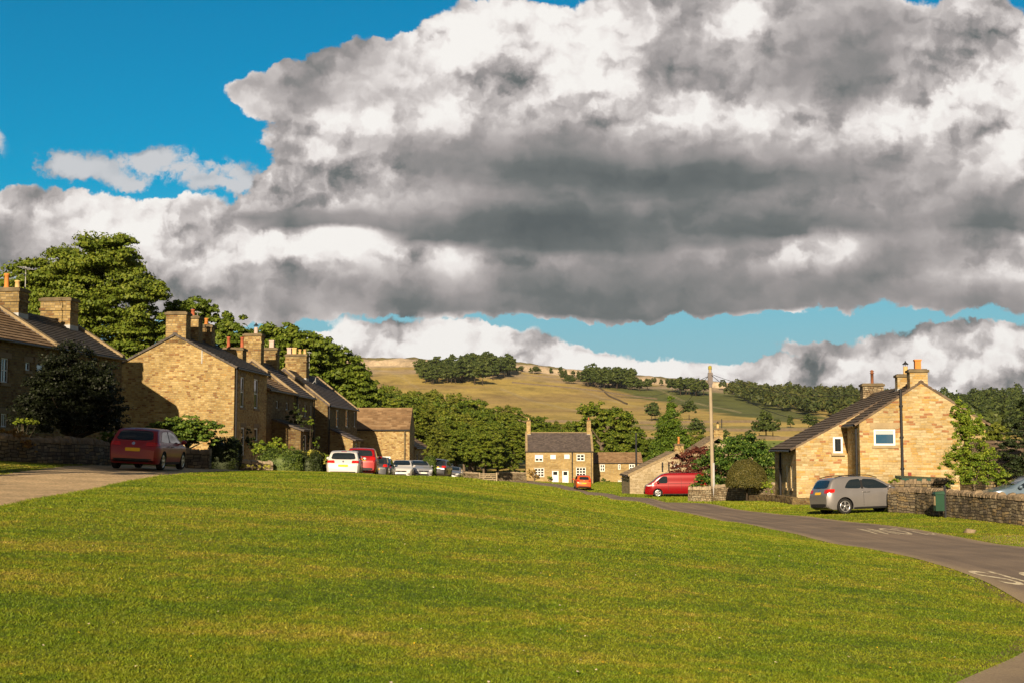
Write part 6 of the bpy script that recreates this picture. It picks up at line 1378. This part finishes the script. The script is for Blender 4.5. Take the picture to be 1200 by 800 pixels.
# dark yew and left garden
bespoke('yew_tree', 'big dark yew hiding the front of the left hand cottage', 48.6, 82, [(82, 452, 34, 26, 36, 0), (58, 462, 28, 22, 24, 0), (108, 458, 26, 20, 26, 0), (82, 492, 50, 30, 26, 0), (120, 478, 20, 18, 24, 0), (75, 423, 13, 12, 15, 0), (78, 410, 5, 5, 8, 0), (45, 490, 26, 24, 22, 0), (100, 500, 34, 20, 16, 0)], 800, 70, .05, L_DARK, .9, .16, 51, fill=.4, clump_r=.3, rag=.8, bark=M_BARKD, ntips=30)
bespoke('shrub', 'yellow green shrub catching the sun beside the dark yew', 47.2, 28, [(24, 494, 8, 8, 5, 0), (36, 495, 7, 7, 4, 0)], 50, 34, .035, L_BRIGHT, .5, .03, 52, 'bush', fill=.3)
bespoke('shrub', 'rusty leaved shrub growing over the wall at the left edge', 43.9, 10, [(2, 512, 14, 12, 14, 0), (18, 515, 14, 12, 12, 0), (30, 525, 10, 9, 8, 0)], 90, 40, .035, L_RUST, .5, .03, 53, 'bush', fill=.3, rag=.6)
bespoke('shrub', 'light green shrub between the yew and the red hatchback', 51, 130, [(126, 512, 10, 10, 7, 0), (140, 509, 9, 9, 5, 0), (118, 518, 7, 9, 6, 0)], 60, 40, .04, L_BRIGHT, .4, .03, 54, 'bush', fill=.3)
bespoke('juniper_bush', 'flat topped spreading juniper behind the red hatchback', 54.5, 220, [(195, 500, 20, 22, 8, 0), (222, 499, 26, 24, 9, 0), (247, 503, 14, 16, 9, 0), (215, 510, 30, 22, 10, 0), (205, 494, 10, 10, 5, 0), (235, 515, 16, 16, 12, 0)], 420, 70, .05, leaf_mat('juniper', (.030, .055, .008), (.055, .090, .012), (.13, .16, .02), 1.8, .1), .9, .10, 55, 'bush', fill=.3, squash=.6, bark=M_BARKD, ntips=12, rag=.5)
def hedge(label, Y, px0, px1, pyt, pyb, depth, mat, seed, leaf=.04, n=9000, lump=.06, dome=.12):
    cx = (X_(px0, Y) + X_(px1, Y)) / 2; w = X_(px1, Y) - X_(px0, Y); g = h1(cx, Y) - .1; hh = ZatY(pyt, Y, (px0 + px1) / 2) - g; r = np.random.RandomState(seed)
    d = r.normal(size=(n, 3)); d /= np.linalg.norm(d, axis=1)[:, None]; d[:, 2] = np.abs(d[:, 2]); e = dome * 1.6 + .25
    q = np.sign(d) * np.abs(d) ** e * (1 + lump * np.sin(d[:, [0]] * 11 + seed) * np.cos(d[:, [1]] * 9 + d[:, [2]] * 7)) * r.uniform(.9, 1.04, (n, 1)); q[:, 2] = np.clip(q[:, 2], 0, 1.1)
    pos = q * np.array([w / 2, depth / 2, hh]); nr = d + .6 * r.normal(size=(n, 3)); nr /= np.linalg.norm(nr, axis=1)[:, None]; t = np.cross(nr, r.normal(size=(n, 3))); t /= np.linalg.norm(t, axis=1)[:, None]; b = np.cross(nr, t); s = leaf * r.uniform(.6, 1.3, (n, 1))
    v = np.stack([pos - t * s, pos - b * s * .6, pos + t * s, pos + b * s * .6], 1).reshape(-1, 3); root = empty('hedge', (cx, Y, g)); np_mesh('foliage', v, np.arange(n * 4).reshape(-1, 4), [mat], root)
    c = MB(); nu, nv = 24, 8; g_ = [(math.cos(2 * math.pi * i / nu) * math.cos(j / nv * 1.57), math.sin(2 * math.pi * i / nu) * math.cos(j / nv * 1.57), math.sin(j / nv * 1.57)) for j in range(nv + 1) for i in range(nu)]
    g_ = [tuple(math.copysign(abs(t_) ** e, t_) * m_ * .86 for t_, m_ in zip(p_, (w / 2, depth / 2, hh))) for p_ in g_]; c.add(g_, [(j * nu + i, j * nu + (i + 1) % nu, (j + 1) * nu + (i + 1) % nu, (j + 1) * nu + i) for j in range(nv) for i in range(nu)]); c.build('inner_branches', mat, root); return tag(root, label, 'hedge')
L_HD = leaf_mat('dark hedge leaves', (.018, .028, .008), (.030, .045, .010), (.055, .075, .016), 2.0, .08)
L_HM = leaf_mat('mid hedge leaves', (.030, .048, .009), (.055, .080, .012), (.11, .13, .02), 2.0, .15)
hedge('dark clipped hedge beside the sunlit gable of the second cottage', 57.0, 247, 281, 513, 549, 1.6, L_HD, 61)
hedge('dark hedge directly behind the red hatchback', 50.8, 128, 150, 513, 546, 1.2, L_HD, 66)
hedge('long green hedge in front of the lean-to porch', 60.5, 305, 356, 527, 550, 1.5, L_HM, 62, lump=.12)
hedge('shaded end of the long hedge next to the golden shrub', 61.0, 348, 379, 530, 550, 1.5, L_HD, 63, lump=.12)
hedge('rounded dark hedge between the silver hatchback and the off-roader', 106.0, 496, 511, 535, 562, 1.3, L_HM, 64, .06)
bespoke('shrub', 'bright green shrub topping the long hedge', 61.5, 316, [(316, 524, 17, 14, 7, 0), (304, 529, 10, 10, 6, 0), (324, 518, 8, 8, 5, 0), (340, 527, 8, 8, 5, 0)], 90, 44, .05, L_BRIGHT, .4, .03, 65, 'bush', fill=.3, rag=.6)
bespoke('shrub', 'straggle of yellow flowers at the foot of the low sunlit wall', 57.6, 296, [(284, 546, 9, 5, 3, 0), (300, 547, 9, 5, 2.5, 0), (312, 546, 5, 5, 3, 0)], 60, 30, .03, L_GOLD, .2, .02, 78, 'bush', fill=.3)
bespoke('shrub', 'golden shrub beside the white hatchback', 61.5, 368, [(366, 535, 12, 10, 7, -.5), (374, 540, 9, 8, 8, -.5), (360, 533, 8, 8, 5, -.5)], 150, 44, .05, L_GOLD, .4, .03, 66, 'bush', fill=.3)
bespoke('shrub', 'green shrub between the golden shrub and the white hatchback', 75, 384, [(383, 537, 8, 8, 7, 0)], 30, 40, .05, L_BRIGHT, .3, .03, 67, 'bush', fill=.3)
bespoke('climbing_shrub', 'dark climber growing up the slate roofed cottage front', 79, 347, [(345, 487, 9, 6, 12, -.6), (352, 500, 10, 8, 12, -.6), (362, 520, 12, 8, 14, -.8), (345, 510, 8, 6, 12, -.6)], 110, 44, .06, L_HD, .5, .04, 68, 'bush', fill=.3, rag=.6)
bespoke('climbing_shrub', 'yellow green climber tip lit against the shaded cottage front', 77.5, 362, [(358, 481, 4, 3, 3, -.8), (366, 495, 4, 3, 6, -.8), (372, 520, 4, 4, 4, -1)], 24, 30, .05, L_BRIGHT, .5, .03, 69, 'bush', fill=.3)
bespoke('shrub', 'dark rose bush by the doorway of the sunlit gable cottage', 71, 296, [(294, 520, 7, 6, 10, -.4), (306, 524, 9, 7, 9, -.4), (292, 508, 4, 4, 6, -.3)], 60, 40, .05, L_HD, .4, .03, 70, 'bush', fill=.3, rag=.6)
bespoke('shrub', 'olive bush above the rounded hedge near the barn annexe', 112, 508, [(505, 530, 10, 9, 8, 0), (512, 527, 8, 8, 6, 0)], 60, 40, .1, L_WOOD2, .5, .05, 71, 'bush', fill=.3)
bespoke('shrub', 'yellow green shrub at the left corner of the far cottage', 201, 611, [(611, 557, 5, 5, 6, 0), (607, 560, 4, 4, 4, 0)], 40, 30, .14, L_BRIGHT, .5, .05, 72, 'bush', fill=.3)
bespoke('shrub', 'broad yellow green shrub left of the far cottage', 200, 594, [(594, 547, 9, 8, 5, 0), (602, 549, 6, 6, 4, 0)], 60, 30, .14, L_WOOD2, .5, .05, 73, 'bush', fill=.3)
bespoke('climbing_shrub', 'brown climber on the wall of the double fronted cottage', 204.4, 626, [(624, 555, 4, 2, 5, 0), (628, 558, 4, 2, 3, 0), (619, 551, 1.6, 1.6, 4, 0)], 34, 24, .1, L_RUST, .5, .05, 74, 'bush', fill=.3)
bespoke('shrub', 'small green bush between window and first white door of the far cottage', 204.3, 644, [(644, 559.5, 3, 2, 2, 0)], 16, 24, .09, L_BRIGHT, .3, .03, 75, 'bush', fill=.3)
bespoke('shrub', 'green bush at the foot of the low reddish roofed cottage', 214.5, 709, [(709, 564, 6, 3, 3.5, 0), (718, 567, 6, 3, 2.5, 0)], 40, 24, .12, L_HM, .3, .04, 76, 'bush', fill=.3)
bespoke('shrub', 'yellow green plant sprouting behind the nose of the silver crossover', 57.6, 1047, [(1047, 563, 6, 5, 3, 0), (1042, 565, 3, 3, 2.5, 0)], 26, 26, .035, L_BRIGHT, .3, .03, 77, 'bush', fill=.3)
# hill woods: small single mesh trees, each an object of its own
def far_proto(seed, blobs, n, per, leaf, mat):
    v, f, C = crown_arrays(seed, blobs, n, per, leaf, fill=.3, clump_r=.34); k_ = len(v); t = MB(); t.tube((0, 0, -1), (0, 0, 3), .35, .2, 6); tv = np.array(t.v); tf = np.array([q for q in t.f if len(q) == 4]) + k_
    o = np_mesh('hill_tree', np.r_[v, tv], np.r_[f, tf], [mat, M_BARKD], mat_idx=[0] * len(f) + [1] * len(tf)); return o
fb = [((0, 0, 6.5), (3.6, 3.6, 3.4)), ((1.8, 0, 4.6), (2.8, 2.6, 2.6)), ((-1.8, .6, 4.8), (2.8, 2.8, 2.6))]
FP = [far_proto(81, fb, 60, 22, .62, L_FAR), far_proto(82, [((0, 0, 7), (2.6, 2.6, 4)), ((0, 0, 4), (3.1, 3.1, 3))], 60, 22, .6, L_FAR), far_proto(83, fb, 60, 22, .6, L_FAR)]
def hill_trees(items, label, group, seed, singles=None):
    r = random.Random(seed)
    for i, (px, Y, s_) in enumerate(items):
        p = FP[r.randrange(3)]; lb = (singles[i] if singles else label); put_tree(p, X_(px, Y), Y, lb, group, s_ * r.uniform(.85, 1.15))
r9 = random.Random(5); it = []
for i in range(90): px = r9.uniform(490, 597); Y = r9.uniform(1240, 1400); it.append((px, Y, 1.6 * (1.2 if px > 540 else 1)))
it = [q for q in it if q[1] > np.interp(q[0], [488, 510, 560, 575, 597], [1290, 1230, 1210, 1300, 1360]) and q[1] < np.interp(q[0], [488, 520, 545, 597], [1340, 1370, 1440, 1440])]
hill_trees(it, 'tree in the big dark wood left of centre under the crag', 'trees of the crag wood', 1)
it = [(r9.uniform(687, 745), r9.uniform(1290, 1400), 1.6) for i in range(34)] + [(r9.uniform(735, 760), r9.uniform(1270, 1330), 1.0) for i in range(8)]
hill_trees(it, 'tree in the smaller dark wood under the right end of the crag', 'trees of the second crag wood', 2)
it = [(r9.uniform(788, 826), r9.uniform(1240, 1330), 1.4) for i in range(16)]; hill_trees(it, 'tree in the copse on the bracken slope left of the long wood', 'trees of the bracken copse', 3)
it = [(r9.uniform(600, 800), r9.uniform(1405, 1438), .5 + .3 * r9.random()) for i in range(26)] + [(668 + r9.uniform(-5, 5), 1330, .8) for i in range(4)] + [(r9.uniform(655, 680), 1370, .7) for i in range(4)]
hill_trees(it, 'bush or small tree on the rocky scarp', 'scrub on the scarp', 4)
sg = [(764, 820, 1.15, 'lone tree on the golden field left of the cypress'), (768, 835, 1.0, 'companion of the lone tree left of the cypress'), (808, 830, 1.25, 'lone tree just right of the cypress top'), (816, 520, .95, 'round tree in the meadow right of the cypress'), (898, 560, 1.15, 'large field tree above the laurel'), (890, 555, .9, 'smaller tree touching the large field tree'), (906, 565, .85, 'right hand neighbour of the large field tree'),
      (927, 690, .62, 'small round bush in the upper meadow'), (948, 660, .85, 'dark tree above the catslide roof'), (955, 655, .65, 'low tree right of the dark tree above the catslide roof'), (851, 470, .55, 'bush beside the thin dark pole'), (879, 455, .6, 'low bush left of the large field tree'), (720, 470, .7, 'tree on the meadow behind the airy tree'), (733, 830, .6, 'small lone tree high on the golden field')]
for i, (px, Y, s_, lb) in enumerate(sg): put_tree(FP[i % 3], X_(px, Y), Y, lb, None, s_ * .95)
# the long wood on the right and the wooded valley side: one far-off mass
def mass(name, label, pts, mat, seed, per=26, leaf=1.0):
    r = np.random.RandomState(seed); V_ = []; n = len(pts); pts = np.array(pts); z = H(pts[:, 0], pts[:, 1]); s = pts[:, 2]; k_ = per * 14; ci = np.repeat(np.arange(n), k_); N_ = n * k_
    d = r.normal(size=(N_, 3)); d /= np.linalg.norm(d, axis=1)[:, None]; d[:, 2] = np.abs(d[:, 2]); rad = r.uniform(.75, 1.05, (N_, 1)) * (1 + .18 * np.sin(d[:, [0]] * 7 + ci[:, None]) * np.cos(d[:, [1]] * 6))
    pos = np.c_[pts[:, :2], z + s * 3.0][ci] + d * rad * np.c_[s * 3.4, s * 3.4, s * 5.5][ci]; nr = d + .5 * r.normal(size=(N_, 3)); nr /= np.linalg.norm(nr, axis=1)[:, None]; t = np.cross(nr, r.normal(size=(N_, 3))); t /= np.linalg.norm(t, axis=1)[:, None]; b = np.cross(nr, t); sz = leaf * r.uniform(.6, 1.3, (N_, 1))
    v = np.stack([pos - t * sz, pos - b * sz * .7, pos + t * sz, pos + b * sz * .7], 1).reshape(-1, 3); o = np_mesh(name, v, np.arange(N_ * 4).reshape(-1, 4), [mat]); return tag(o, label, 'wood', kind='stuff')
pts = []; r8 = random.Random(8)
while len(pts) < 420:
    px = r8.uniform(845, 1090); Y = r8.uniform(900, 1420)
    lo = np.interp(px, [845, 870, 900, 940, 965, 1090], [1330, 1180, 1060, 960, 910, 880]); hi = np.interp(px, [845, 870, 1090], [1400, 1430, 1430])
    if lo < Y < hi: pts.append((X_(px, Y), Y, 1.3 * r8.uniform(.8, 1.25)))
mass('hillside_wood', 'long conifer wood covering the ridge behind the golden house', pts, L_FARC, 1, 8, 1.5)
pts = []
while len(pts) < 300:
    px = r8.uniform(1080, 1260); Y = r8.uniform(560, 1430)
    if r8.random() < .8: pts.append((X_(px, Y), Y, 1.3 * r8.uniform(.7, 1.25)))
mass('hillside_wood', 'wooded valley side right of the golden gable', pts, L_FAR, 2, 8, 1.3)
# tall tree and house standing out of frame at left; they throw the shade over the yew and the red hatchback
# ------------------------------------------------------------------ beech out of frame at left whose shade falls on the garden, wall and red hatchback
shade = tree_proto('beech_tree', 91, [((0, 0, 8.6), (3.0, 3.2, 2.4)), ((1.6, .5, 8.2), (2.0, 2.6, 1.9)), ((-1.6, 0, 9.0), (2.6, 3, 2.4)), ((.4, 0, 9.6), (2.6, 2.8, 1.8)), ((-.8, 0, 9.4), (2.4, 2.6, 1.8))], 420, 60, .16, L_WOOD, 5.0, .3, fill=.6, clump_r=.34)
shade.location = (-17.6, 24.0, h1(-17.6, 24.0)); tag(shade, 'tall beech just outside the left edge shading the garden', 'tree')
# ------------------------------------------------------------------ thin summer haze
hz = MB(); hz.box(-1700, 1700, -60, 3000, -80, 260); ho = hz.build('haze', []  , uv=False); ho.data.materials.clear()
hm = bpy.data.materials.new('haze'); hm.use_nodes = True; nt = hm.node_tree; nt.nodes.clear(); o_ = nt.nodes.new('ShaderNodeOutputMaterial'); v_ = nt.nodes.new('ShaderNodeVolumePrincipled')
v_.inputs['Color'].default_value = (.78, .84, .92, 1); v_.inputs['Density'].default_value = .00003; v_.inputs['Anisotropy'].default_value = .2; nt.links.new(v_.outputs[0], o_.inputs['Volume']); ho.data.materials.append(hm); tag(ho, kind='stuff')
sc.cycles.volume_bounces = 0
# ------------------------------------------------------------------ grass blades on the near green
def build_grass():
    r = np.random.RandomState(5); n = 2400000
    Y = 8.3 + (78 - 8.3) * r.rand(n) ** 2.1
    X = (r.rand(n) * 2 - 1) * (.43 * Y + 1.2)
    ok = (sdist(ROADPOLY[::3], X, Y) < -.03 + .12 * r.rand(n)) & (sdist(TRACK[::2], X, Y) < -.15 + .3 * r.rand(n))
    X, Y = X[ok], Y[ok]; keep = r.rand(len(X)) < .62 ; X, Y = X[keep], Y[keep]; n = len(X)
    Z = H(X, Y) - .004
    g = .5 + .5 * np.clip(fbm(X, Y, .35, 11) * .6 + fbm(X, Y, 1.3, 12) * .4, -1, 1)
    h = (.007 + .014 * r.rand(n) ** 2 + .007 * g) * (1 + Y / 60); w = (.0032 + .0035 * r.rand(n)) * (1 + Y / 22)
    a = r.rand(n) * 6.283; dx, dy = np.cos(a) * w, np.sin(a) * w; b = r.rand(n) * 6.283; ln = h * (.4 + 1.1 * r.rand(n))
    v = np.empty((n, 3, 3), np.float32)
    v[:, 0] = np.c_[X - dx, Y - dy, Z]; v[:, 1] = np.c_[X + dx, Y + dy, Z]; v[:, 2] = np.c_[X + np.cos(b) * ln, Y + np.sin(b) * ln, Z + h]
    o = np_mesh('grass', v.reshape(-1, 3), np.arange(n * 3).reshape(-1, 3), [M_BLADE])
    tag(o, kind='stuff'); print('blades', n)
build_grass()

def far_grass():
    r = np.random.RandomState(8); n = 420000; Y = 66 + (215 - 66) * r.rand(n) ** 1.4; X = (r.rand(n) * 2 - 1) * (.30 * Y + 4) * np.clip(1.4 - Y / 400, .6, 1)
    ok = (sdist(ROADPOLY[::3], X, Y) < -.1) & (sdist(TRACK[::2], X, Y) < -.2) & (X > -14 - Y * .02)
    X, Y = X[ok], Y[ok]; n = len(X); Z = H(X, Y) - .01; h = .05 + .07 * r.rand(n); w = .03 + .05 * r.rand(n); a = r.rand(n) * 6.283; dx, dy = np.cos(a) * w, np.sin(a) * w; b = r.rand(n) * 6.283; ln = h * r.rand(n)
    v = np.empty((n, 3, 3), np.float32); v[:, 0] = np.c_[X - dx, Y - dy, Z]; v[:, 1] = np.c_[X + dx, Y + dy, Z]; v[:, 2] = np.c_[X + np.cos(b) * ln, Y + np.sin(b) * ln, Z + h]
    tag(np_mesh('grass', v.reshape(-1, 3), np.arange(n * 3).reshape(-1, 3), [M_BLADE]), kind='stuff')
far_grass()
def flowers():
    r = random.Random(4); m = MB(); k_ = 0
    while k_ < 230:
        y = 8.6 + 26 * r.random() ** 1.5; x = r.uniform(-.42, .42) * y
        if sdist(ROADPOLY[::3], np.array([x]), np.array([y]))[0] > -.3 or sdist(TRACK[::2], np.array([x]), np.array([y]))[0] > -.2: continue
        z = h1(x, y) + .03; q = r.uniform(.008, .015); c = 0 if r.random() < .45 else 1; m.add([(x + q * math.cos(t), y + q * math.sin(t), z + r.uniform(0, .012)) for t in (0, 1.05, 2.1, 3.14, 4.2, 5.2)], [(0, 1, 2, 3, 4, 5)], c); k_ += 1
    tag(m.build('wild_flowers', [plain('yellow petals', (.8, .5, .02)), plain('white petals and dry leaves', (.62, .52, .38))]), kind='stuff')
flowers()
